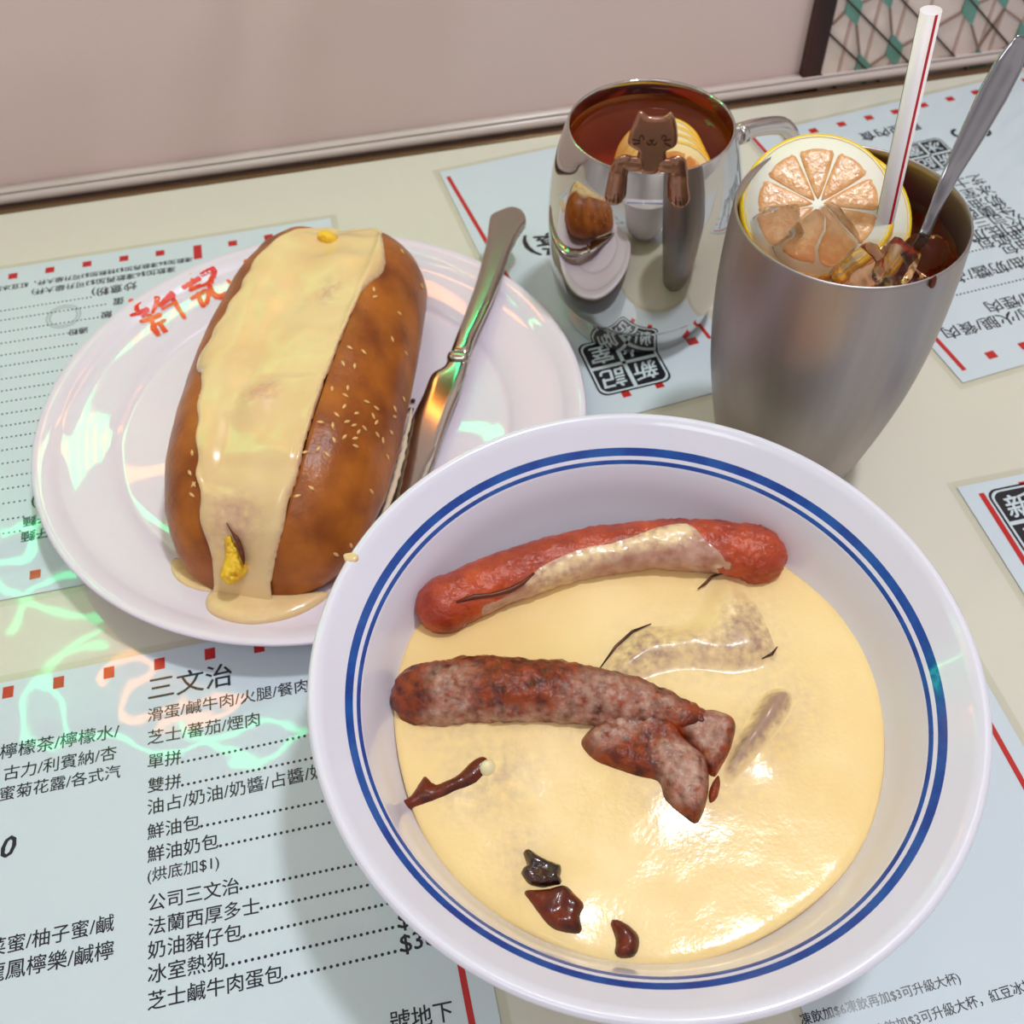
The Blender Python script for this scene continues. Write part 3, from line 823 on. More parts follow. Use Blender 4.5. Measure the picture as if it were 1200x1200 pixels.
fb = thing('filled_bun', 'golden sesame bun split open and covered in pale cheese sauce', 'bread', bw(0, .1, ZB))
SS = [-.001, 0, .001, .0025, .004, .006, .008, .011, .014, .018, .022] + list(np.linspace(.028, .165, 32)) + [.170, .175, .180, .184, .187, .190, .192, .194, .1955, .197, .198, .1985]
bv, bf = [], []
secs = [sec_curve(section(s)) for s in SS]; ns_ = len(secs[0])
for s, sec in zip(SS, secs):
    for x, z in sec:
        n1 = npos(x, s, z, 45) * .0010 + npos(x, s, z, 110) * .00035
        bv.append(bw(x + n1 * (1 if x > 0 else -1) * .6, s + n1 * .3, ZB + max(0, z + (n1 if z > .004 else 0))))
for i in range(len(SS) - 1):
    for k in range(ns_):
        k2 = (k + 1) % ns_
        bf.append((i * ns_ + k, (i + 1) * ns_ + k, (i + 1) * ns_ + k2, i * ns_ + k2))
bf.append(tuple(range(ns_))); bf.append(tuple((len(SS) - 1) * ns_ + k for k in range(ns_))[::-1])
# faces of the cut (groove) and of the underside are crumb
mi = []
gl, gr = 6 * 5, 9 * 5
for i in range(len(SS) - 1):
    for k in range(ns_): mi.append(1 if (gl <= k < gr - 5 or k == ns_ - 1) else 0)
mi += [0, 0]
bun = obj('bun', bv, bf, [M_bun, M_crumb], fb, mi=mi); fix_normals(bun)
BUN = bvh_of((bv, bf))
# pale torn crumb seam along the right foot
vs, fs = [], []
pts = [bw(lx(XR, s) - .0012 + .0007 * npos(s, 1, 0, 90), s, ZB + .0075 + .0015 * npos(s, 5, 0, 60)) for s in np.linspace(.028, .108, 70)]
obj('torn_seam', *tube(pts, [max(.0003, .0019 * math.sin(PI * k / 69) ** .5 * (.7 + .5 * noise.noise(Vector((k * .35, 0, 0))))) for k in range(70)], 10), M_crumb, fb)

# cheese sauce over the opening
CL = [(-.006, -.0215), (-.002, -.0190), (.0034, -.0203), (.024, -.0273), (.04, -.0325), (.054, -.0375), (.070, -.0415), (.0755, -.0440), (.0775, -.0480), (.081, -.0500), (.087, -.0505), (.095, -.0482), (.1147, -.0468), (.1265, -.0450), (.141, -.0462), (.155, -.0432), (.160, -.0405), (.170, -.0355), (.178, -.027), (.184, -.021), (.189, -.017)]
CR = [(-.006, .0046), (-.003, .0042), (0, .0042), (.003, .0055), (.012, .0096), (.03, .0122), (.076, .0100), (.11, .0103), (.128, .0108), (.134, .0125), (.140, .0150), (.146, .0158), (.152, .0150), (.165, .0105), (.18, .004), (.186, -.004), (.189, -.010)]


def filled_z(x, s):
    c = sec_curve(section(max(-.001, min(.1985, s)), True)); xs = [q[0] for q in c]; zs = [q[1] for q in c]
    k0 = int(np.argmin(xs)); k1 = int(np.argmax(xs))
    return float(np.interp(x, xs[k0:k1 + 1], zs[k0:k1 + 1])), c


cs = np.concatenate([np.linspace(-.0055, .012, 22), np.linspace(.014, .182, 90), np.linspace(.183, .189, 8)])
NT = 46
cv, cfilm = [], []
for s in cs:
    a, b = lx(CL, s), lx(CR, s)
    a += .0007 * math.sin(s * 420) + .0008 * npos(s, 0, 1, 120); b += .0005 * npos(s, 3, 1, 120)
    endf = min(1, max(0, (.1892 - s) / .006)); endn = min(1, max(0, (s + .006) / .004))
    for k in range(NT + 1):
        t = k / NT; e = min(t, 1 - t) * 2
        x = a + (b - a) * (0.5 - 0.5 * math.cos(PI * t))
        d = min(x - a, b - x)
        th = .0024 * math.sqrt(max(0, 1 - (1 - min(1, d / .0030)) ** 2))
        zz, _ = filled_z(x, s)
        if s < .014:                                     # the pour running down to the plate
            pass
        if s < .075:
            zz2 = float(np.interp(s, [-.006, -.003, .000, .004, .010, .018, .034, .075], [-.0005, .0045, .0118, .0200, .0295, .0378, .0490, .070])); zz = -math.log(math.exp(-700 * zz2) + math.exp(-700 * (zz + .010 * max(0, 1 - s / .03)))) / 700 + .0008
        wob = .0022 * npos(x, s, 0, 38) + .0009 * npos(x, s, 5, 90)
        # a sausage lump under the sauce half way up, and soft sags
        lump = .0042 * math.exp(-(((x + .014) / .009) ** 2 + ((s - .060) / .010) ** 2)) + .002 * math.exp(-(((x + .018) / .012) ** 2 + ((s - .145) / .012) ** 2))
        sag = -.0035 * math.exp(-((x + .022) / .012) ** 2) * (1 if s > .02 else 0)
        fl = .85 * math.exp(-(((x + .013) / .006) ** 2 + ((s - .064) / .0065) ** 2)) + .55 * math.exp(-(((x + .004) / .005) ** 2 + ((s - .128) / .008) ** 2)) + .7 * math.exp(-(((x + .010) / .010) ** 2 + ((s - .012) / .008) ** 2)) + .5 * (1 - min(1, d / .0018)) * endn
        zfin = ZB + zz + th * endf * max(.25, endn) + (wob + lump + sag) * min(1, d / .004) * endf * endn + (.0002 if d > 0 else -.0012)
        bx_, by_, _z = bw(x, s, 0); hh = BUN.ray_cast(Vector((bx_, by_, .5)), Vector((0, 0, -1)))
        if hh[0] is not None: zfin = max(zfin, hh[0].z + (.0003 + .6 * th * endf if d > .0002 else -.0008))
        cv.append(bw(x, s, zfin))
        cfilm.append(max(0, min(1, fl)))
cfc = []
for i in range(len(cs) - 1):
    for k in range(NT):
        a = i * (NT + 1) + k; cfc.append((a, a + 1, a + NT + 2, a + NT + 1))
obj('cheese_sauce', cv, cfc, M_cheese, fb, attrs={'film': cfilm})
CHZ = bvh_of((cv, cfc))


def plate_zf(x, y): return plate_z(math.hypot(x - PC.x, y - PC.y))


pud = [at(x, y, .016).to_2d()[:] for x, y in [(262, 680), (243, 697), (243, 715), (258, 727), (285, 734), (312, 733), (345, 724), (372, 708), (385, 692), (360, 690), (330, 686), (298, 676)]]
v, f, d = pillow(pud, plate_zf, .0036, .006, .0014)
obj('sauce_puddle', v, f, M_cheese, fb, attrs={'film': [.12] * len(v)})
pud = [at(x, y, .014).to_2d()[:] for x, y in [(200, 655), (202, 672), (215, 686), (238, 694), (256, 692), (245, 680), (222, 664), (210, 650)]]
v, f, d = pillow(pud, plate_zf, .0012, .003, .0014)
obj('sauce_puddle', v, f, M_cheese, fb, attrs={'film': [.25] * len(v)})
pud = [at(x, y, .019).to_2d()[:] for x, y in [(395, 296), (403, 279), (425, 275), (447, 276), (452, 290), (440, 302), (415, 305)]]
v, f, d = pillow(pud, plate_zf, .003, .004, .0014)
obj('sauce_puddle', v, f, M_cheese, fb, attrs={'film': [.0] * len(v)})


def lump(pts_px, zdef, bv_, thick, name, m, parent, seed=0, rough=.0008, lift=0):
    P_ = [pick(bv_, x, y, zdef) for x, y in pts_px]
    ctr = sum(P_, Vector()) / len(P_); nrm = (EYE - ctr).normalized()
    e1 = RT; e2 = nrm.cross(e1).normalized(); e1 = e2.cross(nrm)
    loc = [((q - ctr).dot(e1), (q - ctr).dot(e2)) for q in P_]
    v, f, d = pillow(loc, lambda x, y: 0, thick, thick * 1.2, .0008, skirt=.004, disp=lambda x, y: rough * noise.noise(Vector((x * 700, y * 700, seed))) + rough * .6 * noise.noise(Vector((x * 1500, y * 1500, seed))))
    vv = [tuple(ctr + e1 * a + e2 * b + nrm * (c + lift)) for a, b, c in v]
    return obj(name, vv, f, m, parent)


lump([(258, 616), (267, 611), (276, 626), (286, 645), (290, 667), (282, 679), (268, 685), (258, 674), (264, 650)], .03, CHZ, .0050, 'scrambled_egg', M_egg, fb, 1, .0032)
lump([(265, 612), (272, 622), (281, 632), (287, 650), (286, 662), (281, 652), (276, 636)], .03, CHZ, .0035, 'browned_edge', M_char, fb, 2, .001, lift=.0028)
lump([(372, 276), (380, 270), (392, 274), (400, 285), (392, 289), (380, 286)], .055, CHZ, .0035, 'scrambled_egg', M_egg, fb, 3, .0016, lift=.001)

# sesame seeds, each lying on the crust
sv, sf, _ = lathe([(0.00001, -1), (.35, -.9), (.75, -.5), (.9, 0), (.72, .45), (.4, .85), (.00001, 1.15)], (0, 0, 0), 10)
seed_me = bpy.data.meshes.new('sesame_seed'); seed_me.from_pydata([(a * .00078, b * .0005, c * .00145) for a, b, c in sv], [], sf); seed_me.materials.append(M_seed)
seed_me.polygons.foreach_set('use_smooth', [True] * len(seed_me.polygons))
Z5 = lambda x, y: (180 + x * .3, 240 + y * .3)
seeds = [Z5(*q) for q in [(765, 558), (785, 630), (758, 715), (832, 770), (870, 795), (870, 850), (857, 825), (793, 815), (714, 820), (755, 848), (782, 862), (823, 873), (800, 888), (745, 908), (705, 920), (787, 913), (788, 943), (895, 920), (873, 898), (928, 890), (940, 828), (942, 798), (977, 760), (985, 580), (960, 425), (932, 525), (860, 330), (1047, 318), (970, 182), (865, 360), (653, 850), (643, 955), (592, 967), (677, 975), (700, 862), (748, 745), (745, 788), (697, 720), (913, 985), (617, 1107), (536, 1120), (560, 1138), (820, 575), (850, 1120), (183, 748), (152, 970), (142, 1047), (157, 1093), (150, 1133), (740, 620), (300, 470), (358, 357)]]
seeds += [(180 + 855 * .25, 480 + 678 * .25), (180 + 925 * .25, 480 + 637 * .25), (180 + 190 * .25, 480 + 350 * .25)]
k = 0
for x, y in seeds:
    h = BUN.ray_cast(EYE, ray(x, y).normalized())
    if h[0] is None or h[0].z < ZB + .006: continue
    n = h[1] if h[1].dot(ray(x, y)) < 0 else -h[1]
    o = bpy.data.objects.new('sesame_seed', seed_me); C.objects.link(o); o.parent = bun
    tdir = n.cross(Vector((random.uniform(-1, 1), random.uniform(-1, 1), random.uniform(-.4, .4)))).normalized()
    o.matrix_local = Matrix.Translation(h[0] + n * .0002 - ORIG[bun.name]) @ Matrix((n.cross(tdir).normalized(), n, tdir)).transposed().to_4x4()
    k += 1
# crumbs on the plate
for x, y, lab in [(199, 531, 'tiny brown crumb on the plate left of the bun'), (484, 470, 'tiny brown crumb on the plate between bun and knife'), (482, 480, 'tiny brown crumb on the plate beside the knife blade')]:
    q = at(x, y, .0112)
    v, f, _ = lathe([(.00001, -.0006), (.0010, -.0004), (.0013, .0003), (.0007, .0011), (.00001, .0013)], q, 7)
    v = [(a + .0004 * noise.noise(Vector((a * 2000, b * 2000, 0))), b, c) for a, b, c in v]
    tag(obj('bread_crumb', v, f, M_char, origin=q), lab, 'crumb', 'crumbs on the plate')

# ------------------------------------------------------------------ knife
KA, KB = at(597, 250, .0275), at(470, 590, .0150)
kd = (KB - KA).normalized(); ks = kd.cross(Vector((0, 0, 1))).normalized(); kn = ks.cross(kd).normalized()
if kn.z < 0: kn = -kn


def kpl(x, y):
    q = at_plane(x, y, KA, kn) - KA; return (q.dot(kd), q.dot(ks))


kt = thing('table_knife', 'steel table knife resting on the plate between bun and bowl', 'knife', KA.lerp(KB, .5))
Kz = lambda x, y: (420 + x / 3.157, 220 + y / 3.157)
hl = [(490, 105), (520, 88), (545, 78), (570, 73), (600, 82), (618, 105), (619, 135), (600, 165), (575, 210), (550, 275), (525, 345), (495, 420), (462, 490), (430, 560), (405, 622), (345, 615), (358, 560), (385, 490), (415, 410), (440, 335), (460, 260), (475, 195), (482, 140)]
bl = [(405, 622), (398, 680), (375, 755), (345, 830), (320, 900), (290, 990), (262, 1060), (205, 1200), (150, 1330), (90, 1420), (60, 1400), (92, 1195), (130, 1080), (165, 950), (200, 850), (240, 765), (272, 690), (318, 660), (345, 615)]


def kpart(outline, th, rr, name, smooth=True, zoff=0):
    loc = [kpl(*Kz(*q)) for q in outline]
    v, f, d = pillow(loc, lambda a, b: zoff, th, rr, .0016, skirt=.0012, bottom=True)
    vv = [tuple(KA + kd * a + ks * b + kn * c) for a, b, c in v]
    return fix_normals(obj(name, vv, f, M_knife, kt))


kpart(hl, .0022, .0040, 'handle'); kpart(bl, .0011, .0035, 'blade')
kpart([(340, 612), (408, 620), (405, 648), (332, 645)], .0030, .0018, 'bolster')

# ------------------------------------------------------------------ bowl
BC = Vector((.0391, .1563, 0))
bo = thing('soup_bowl', 'large white bowl with two blue rings, filled with cheese sauce', 'bowl', BC)
outer = smooth_prof([(.0005, .004), (.034, .004), (.036, .0005), (.040, .0005), (.0415, .006), (.058, .0125), (.074, .026), (.086, .044), (.0945, .0595), (.1005, .0685), (.1040, .0728), (.1050, .0748), (.1040, .0762)], 4)
inner = [(.1022, .0760), (.1000, .0738), (.0975, .0712), (.0943, .0680)]
seg_in = [(.0943, .0680), (.0921, .0658), (.0911, .0647), (.0900, .0635)]
rest = smooth_prof([(.0900, .0635), (.0870, .0565), (.0826, .0450), (.074, .031), (.060, .0195), (.040, .0115), (.02, .0095), (.0005, .009)], 4)
prof = outer + inner + seg_in[1:] + rest[1:]
idx = [0] * (len(outer) + len(inner) - 1) + [1, 0, 1] + [0] * (len(rest) - 1)
v, f, m = lathe(prof, BC, 192, idx); obj('dish', v, f, [M_bowl, M_blue], bo, mi=m)
q = at(412, 655, .075)
v, f, d = pillow([(q.x + .0025 * math.cos(a) * (1.5 if 1 < a < 3 else 1), q.y + .0020 * math.sin(a)) for a in np.linspace(0, 2 * PI, 9)[:-1]], lambda x, y: .0757, .0010, .0014, .0006, skirt=.002)
tag(obj('sauce_drip', v, f, M_cheese, attrs={'film': [0] * len(v)}, origin=q), 'small pale sauce drip on the bowl rim next to the bun', 'sauce')

ZS = .0450
# ---- sausages (built first so the sauce can meet them)


def curve_pts(px, z, n=40):
    P_ = smooth_prof([tuple(at(x, y, zz)) for x, y, zz in px], max(2, n // (len(px) - 1))); return P_


def sausage(px, radii, cap, rough, seed):
    P_ = curve_pts(px, 0, 150); rr = np.interp(np.linspace(0, 1, len(P_)), np.linspace(0, 1, len(radii)), radii)
    v, f = tube(P_, list(rr), 72, flat=.92, round_cap=cap)
    ctr = np.array(P_); out = []
    for q in v:
        c = Vector(ctr[np.argmin(((ctr - np.array(q)) ** 2).sum(1))]); n = (Vector(q) - c).normalized()
        w = rough * (noise.noise(Vector(q) * 260 + Vector((seed, 0, 0))) + .6 * noise.noise(Vector(q) * 620 + Vector((0, seed, 0)))) + rough * 1.2 * noise.noise(Vector((q[0] * 90, q[1] * 90, seed)))
        if seed == 3: w -= (.0006 + .0008 * max(0, (q[0] - .055) / .03)) * abs(noise.noise(Vector((q[0] * 330, q[1] * 330, q[2] * 330)))) * (1 if q[0] > .03 else .6)
        out.append(tuple(Vector(q) + n * w))
    return out, f


s1 = sausage([(521, 709, .049), (560, 690, .050), (620, 666, .051), (690, 647, .0515), (760, 638, .0515), (820, 638, .051), (868, 645, .050), (886, 650, .049)], [.0106, .0100, .0095, .0092, .0092, .0097, .0108, .0112], 7, .0005, 3)
s2 = sausage([(496, 815, .0455), (540, 810, .0475), (600, 808, .0490), (660, 812, .0490), (720, 820, .0480), (780, 835, .0470), (815, 845, .0455)], [.0108, .0116, .0112, .0104, .0096, .0072, .005], 6, .0008, 11)
s1t = thing('sausage', 'whole fried red sausage along the far side of the bowl', 'sausage', at(700, 650, ZS))
BV1 = bvh_of(s1); BV2 = bvh_of(s2)


def px_of(v):
    d = Vector(v) - EYE; w = d.dot(FW); return (600 + FPX * d.dot(RT) / w, 600 - FPX * d.dot(UP) / w)


def film_poly(verts, polys, soft):
    """how thickly sauce lies: 1 inside the plan outlines, falling to 0 over soft metres"""
    Q = np.array(verts)[:, :2]; out = np.zeros(len(Q))
    for poly, val in polys:
        pp = smooth_loop(poly, .002); d = poly_dist(Q, pp); ins = in_poly(Q, pp)
        out = np.maximum(out, val * np.clip(np.where(ins, .5 + d / soft, .5 - d / soft), 0, 1))
    return out


def plan(px, bv_, z): return [pick(bv_, x, y, z).to_2d()[:] for x, y in px]


coat_px = [(566, 728), (574, 710), (600, 697), (622, 676), (640, 662), (680, 645), (720, 637), (750, 626), (772, 618), (795, 614), (812, 618), (824, 632), (840, 645), (850, 664), (850, 676), (800, 680), (740, 688), (680, 702), (630, 722), (590, 742)]
cp = plan(coat_px, BV1, ZS)
obj('casing', *s1, M_saus, s1t, attrs={'film': film_poly(s1[0], [(cp, .3)], .004)})
def coating(name, base, film, m, parent, tint, t=.0011):
    """skin of sauce over a tube: the faces under the film, lifted where the film is thick"""
    vv, ff = base; me = bpy.data.meshes.new('t'); me.from_pydata(vv, [], ff); nn = [v.normal.copy() for v in me.vertices]
    cc = np.mean(vv, 0); sg = 1 if sum(n.dot(Vector(v) - Vector(cc)) for n, v in zip(nn[::37], vv[::37])) > 0 else -1
    bpy.data.meshes.remove(me)
    keep = [f_ for f_ in ff if len(f_) == 4 and max(film[i] for i in f_) > .12]
    ids = sorted({i for f_ in keep for i in f_}); mp = {i: k for k, i in enumerate(ids)}
    V2 = [tuple(Vector(vv[i]) + nn[i] * sg * t * (film[i] - .45)) for i in ids]
    return obj(name, V2, [tuple(mp[i] for i in f_) for f_ in keep], m, parent, attrs={'film': [tint[i] for i in ids]})


fz = film_poly(s1[0], [(cp, 1)], .005)
tint = film_poly(s1[0], [(plan([(620, 678), (680, 646), (750, 627), (795, 613), (818, 620), (800, 634), (750, 641), (690, 658), (640, 682)], BV1, ZS), .85), (plan([(600, 745), (680, 706), (800, 684), (850, 680), (850, 700), (690, 720), (600, 760)], BV1, ZS), .55)], .0045)
coating('sauce_coating', s1, fz, M_coat, s1t, tint)
# scored cut near the left end
obj('scored_cut', *tube([tuple(pick(BV1, x, y, .05) + Vector((0, 0, .0003))) for x, y in [(535, 706), (555, 700), (575, 698), (598, 692), (612, 684), (626, 672)]], [.0004, .001, .0008, .0011, .0009, .0004], 8), M_char, s1t)

s2t = thing('sausage', 'dark browned split sausage across the middle of the bowl', 'sausage', at(650, 815, ZS))
f2 = film_poly(s2[0], [(plan([(500, 785), (520, 778), (560, 782), (548, 800), (555, 830), (540, 846), (505, 842), (508, 815)], BV2, .05), .45), (plan([(690, 785), (760, 800), (800, 830), (740, 850), (690, 848), (650, 845)], BV2, .05), .42), (plan([(500, 850), (560, 842), (640, 845), (720, 845), (720, 870), (500, 880)], BV2, .05), .9)], .006)
obj('casing', *s2, M_meat, s2t, attrs={'film': f2})
flap = [(752, 822), (775, 822), (800, 829), (835, 825), (863, 838), (860, 868), (848, 892), (838, 905), (826, 893), (812, 868), (786, 850)]
v, f, d = pillow(plan(flap, BV2, .050), lambda x, y: .0445, .0050, .004, .0012, skirt=.004, disp=lambda x, y: .0012 * npos(x, y, 2, 220))
ff = film_poly(v, [(plan([(806, 838), (845, 832), (853, 850), (840, 885), (825, 880)], BV2, .049), .62)], .004)
obj('split_end', v, f, M_meat, s2t, attrs={'film': ff})


bumps = [(885, 870, .0018, .012), (520, 935, .0012, .016), (600, 905, .0012, .018), (650, 1060, .0012, .016), (760, 900, .0018, .024), (700, 665, .0020, .03), (620, 830, .0016, .03)]
BP = [(at(x, y, ZS), h, w) for x, y, h, w in bumps]


def pool_z(x, y):
    z = ZS
    for c, h, w in BP: z += h * math.exp(-((x - c.x) ** 2 + (y - c.y) ** 2) / (2 * (w * .5) ** 2))
    r = math.hypot(x - BC.x, y - BC.y)
    z += .0004 * noise.noise(Vector((x * 45, y * 45, 2))) + .00012 * noise.noise(Vector((x * 140, y * 140, 7)))
    return min(z, ZS + .004)


def bite(name, label, cat, px, zt, thick, rr, m, films=(), rough=.0010, rs=260, seed=0, group='meat pieces in the cheese sauce', tilt=0, edge=None, sink=.002, soft=False, veil=0):
    z0 = ZS - sink
    pl_ = [at(x, y, zt).to_2d()[:] for x, y in px]
    cx = np.mean(pl_, 0)
    v, f, d = pillow(pl_, (lambda x, y: pool_z(x, y) - .0001) if soft else (lambda x, y: z0), thick, rr, .0011, soft=soft, skirt=.003, disp=lambda x, y: rough * (noise.noise(Vector((x * rs, y * rs, seed))) + .5 * noise.noise(Vector((x * rs * 2.3, y * rs * 2.3, seed)))))
    fl = film_poly(v, [([at(x, y, zt).to_2d()[:] for x, y in q], val) for q, val in films], .005) if films else np.zeros(len(v))
    if edge: fl = np.clip(edge[0] * np.clip(1.25 - d / edge[1], 0, 1) + edge[2], 0, 1)
    if veil:
        pp = lambda L_: [at(x, y, .047).to_2d()[:] for x, y in L_]
        fl = film_poly(v, [(pp([(712, 788), (738, 748), (770, 738), (792, 765), (755, 792)]), .62), (pp([(858, 715), (886, 712), (906, 758), (872, 776), (836, 768)]), .68), (pp([(795, 752), (850, 748), (860, 775), (800, 780)]), .45)], .013)
    c = at(*np.mean(px, 0), z0)
    return tag(obj(name, v, f, m, attrs={'film': fl}, origin=c), label, cat, group)


bite('meat_piece', 'largest brown seared meat chunk, in the middle of the bowl', 'meat',
     [(680, 872), (690, 855), (715, 838), (735, 826), (760, 826), (782, 836), (795, 850), (806, 868), (826, 885), (832, 905), (830, 935), (818, 964), (800, 956), (778, 938), (770, 918), (748, 912), (722, 902), (698, 892)], .0462, .0085, .005, M_meat,
     [([(690, 862), (720, 835), (755, 830), (765, 850), (730, 870), (700, 882)], .5), ([(765, 880), (790, 872), (812, 880), (826, 905), (820, 940), (800, 948), (780, 930), (770, 905)], .62)], .0016, 180, 4)
bite('meat_piece', 'narrow sauce-coated strip of meat, right of the largest chunk', 'meat',
     [(845, 905), (852, 880), (872, 845), (885, 820), (900, 806), (918, 803), (932, 812), (930, 834), (912, 860), (888, 888), (864, 914), (850, 922)], .0462, .0062, .008, M_veil, (), .0005, 160, 9, soft=True, edge=(-.95, .0034, .95))
bite('meat_piece', 'broad meat slice buried under sauce, below the red sausage', 'meat',
     [(702, 786), (722, 756), (742, 738), (762, 730), (790, 728), (812, 718), (822, 694), (838, 674), (856, 671), (876, 684), (893, 712), (908, 745), (914, 768), (900, 782), (862, 790), (815, 786), (778, 790), (740, 802), (715, 800)], .0462, .0042, .011, M_veil, (), .0006, 110, 14, soft=True, veil=1)
for nm, L_ in (('dark_edge', [(703, 783), (722, 757), (741, 740), (763, 731)]), ('dark_edge', [(818, 690), (826, 684), (834, 676), (846, 671), (858, 671)]), ('dark_edge', [(893, 772), (905, 766), (911, 758)])):
    par = [o_ for o_ in bpy.data.objects if o_.get('label', '').startswith('broad meat slice')][0]
    obj(nm, *tube([tuple(at(x, y, .0462)) for x, y in L_], [.0002] + [.00055] * (len(L_) - 2) + [.0002], 8), M_bit, par, attrs=None)
bite('meat_piece', 'thin dark meat end at the left edge of the sauce', 'meat',
     [(465, 938), (480, 930), (497, 906), (512, 915), (535, 905), (556, 886), (572, 884), (575, 902), (560, 918), (535, 930), (505, 942), (478, 946)], .0462, .0048, .004, M_bit,
     [([(512, 920), (545, 905), (565, 912), (530, 928)], .0)], .0008, 220, 21)
bite('meat_piece', 'small orange-brown sliver beside the largest chunk', 'meat', [(834, 915), (842, 906), (846, 915), (842, 934), (832, 942), (829, 930)], .0462, .0045, .002, M_meat, (), .0005, 260, 25)
bite('mushroom_piece', 'blackish mushroom piece at the near side of the bowl', 'mushroom',
     [(612, 998), (620, 993), (634, 1002), (648, 1008), (660, 1014), (658, 1026), (660, 1036), (640, 1041), (622, 1038), (612, 1028), (609, 1018), (616, 1012)], .0462, .0055, .003, M_dark, (), .0020, 300, 31, None)
bite('meat_piece', 'reddish-brown braised meat bit under the blackish mushroom', 'meat',
     [(613, 1043), (640, 1040), (662, 1036), (676, 1048), (686, 1060), (681, 1074), (683, 1092), (668, 1094), (650, 1090), (637, 1080), (624, 1062)], .0462, .0060, .003, M_bit, (), .0014, 240, 36)
bite('meat_piece', 'smallest brown bit, alone by the near wall of the bowl', 'meat',
     [(714, 1078), (724, 1076), (738, 1083), (749, 1094), (750, 1108), (744, 1120), (728, 1122), (720, 1116), (721, 1100)], .0462, .0055, .003, M_bit, (), .0010, 240, 41)
bite('garlic_piece', 'pale garlic cube on the dark meat end', 'garlic', [(560, 898), (568, 890), (580, 892), (582, 902), (574, 910), (562, 908)], .0462, .0068, .003, M_garlic, (), .0003, 200, 45, None)

# ---- the sauce in the bowl
edge = []
for k in range(90):
    a = 2 * PI * k / 90; edge.append((BC.x + (.0822 + .0007 * math.sin(3 * a + 1) + .0005 * math.sin(7 * a)) * math.cos(a), BC.y + (.0822 + .0007 * math.sin(3 * a + 1) + .0005 * math.sin(7 * a)) * math.sin(a)))
ctrl = np.array([(480, 740), (521, 700), (560, 684), (620, 660), (690, 642), (760, 632), (820, 632), (868, 640), (905, 650), (930, 640)], float)
for i_, (x, y) in enumerate(edge):
    for _ in range(60):
        qx, qy = px_of((x, y, ZS))
        if not (480 < qx < 930) or qy > np.interp(qx, ctrl[:, 0], ctrl[:, 1]) or qy > 760: break
        x, y = BC.x + (x - BC.x) * .99, BC.y + (y - BC.y) * .99
    edge[i_] = (x, y)
v, f, d = pillow(edge, lambda x, y: pool_z(x, y) - .0012, .0012, .003, .0017, skirt=.002)
P3 = lambda L_: [at(x, y, .047).to_2d()[:] for x, y in L_]
fl = film_poly(v, [(P3([(690, 800), (720, 745), (760, 722), (815, 712), (822, 680), (860, 660), (905, 700), (925, 770), (870, 800), (780, 800)]), .22), (P3([(830, 935), (860, 860), (890, 800), (945, 800), (945, 850), (890, 920), (850, 950)]), .35),
                   (P3([(545, 880), (600, 875), (630, 900), (600, 945), (550, 950), (520, 940)]), .45), (P3([(595, 985), (625, 980), (620, 1040), (600, 1030)]), .5), (P3([(740, 905), (800, 930), (850, 960), (810, 990), (770, 960)]), .4),
                   (P3([(500, 850), (620, 840), (730, 850), (720, 872), (600, 862), (510, 872)]), .3)], .016)
tag(obj('cheese_sauce', v, f, M_pool, attrs={'film': fl}, origin=(BC.x, BC.y, ZS)), 'pale yellow cheese sauce filling the blue-ringed bowl', 'sauce')

# ------------------------------------------------------------------ shiny mug
MC = Vector((.0673, .4044, 0)); HM = .105
mg = thing('steel_mug', 'mirror-polished barrel-shaped steel mug of hot tea on the menu', 'mug', MC)
prof = smooth_prof([(.0005, .003), (.028, .003), (.031, .0004), (.0345, .0006), (.0368, .005), (.0392, .014), (.0402, .0175), (.0418, .0205), (.0436, .034), (.0447, .052), (.0446, .066), (.0436, .078), (.0412, .090), (.0388, .0985), (.0372, .1035), (.0366, .1050)], 6)
prof += smooth_prof([(.0358, .1049), (.0354, .1035), (.0358, .098), (.0372, .088), (.0388, .07), (.0388, .05), (.036, .02), (.034, .010), (.0005, .008)], 5)
v, f, m = lathe(prof, MC, 128); obj('body', v, f, M_steel, mg)
hang = math.radians(20)
hd = Vector((math.cos(hang), math.sin(hang), 0))
hp = [MC + hd * .0425 + Vector((0, 0, .088)), MC + hd * .055 + Vector((0, 0, .089)), MC + hd * .071 + Vector((0, 0, .085)), MC + hd * .079 + Vector((0, 0, .070)), MC + hd * .079 + Vector((0, 0, .050)), MC + hd * .071 + Vector((0, 0, .034)), MC + hd * .056 + Vector((0, 0, .029)), MC + hd * .0425 + Vector((0, 0, .030))]
obj('handle', *tube(smooth_prof([tuple(q) for q in hp], 8), .0042, 16), M_steel, mg)
obj('handle_collar', *tube([tuple(hp[0] + hd * .003), tuple(hp[0] + hd * .007)], .0050, 16), M_steel, mg)
TZ = .0975
prof = [(.00005, .058), (.0384, .060), (.0385, .07), (.0369, .088), (.0356, TZ), (.0300, TZ), (.015, TZ), (.00005, TZ)]
v, f, m = lathe(prof, MC, 96, [1, 1, 1, 1, 0, 0, 0]); tag(obj('hot_tea', v, f, [M_tea, M_teab], origin=(MC.x, MC.y, TZ), mi=m), 'dark amber hot tea filling the shiny mug', 'tea')


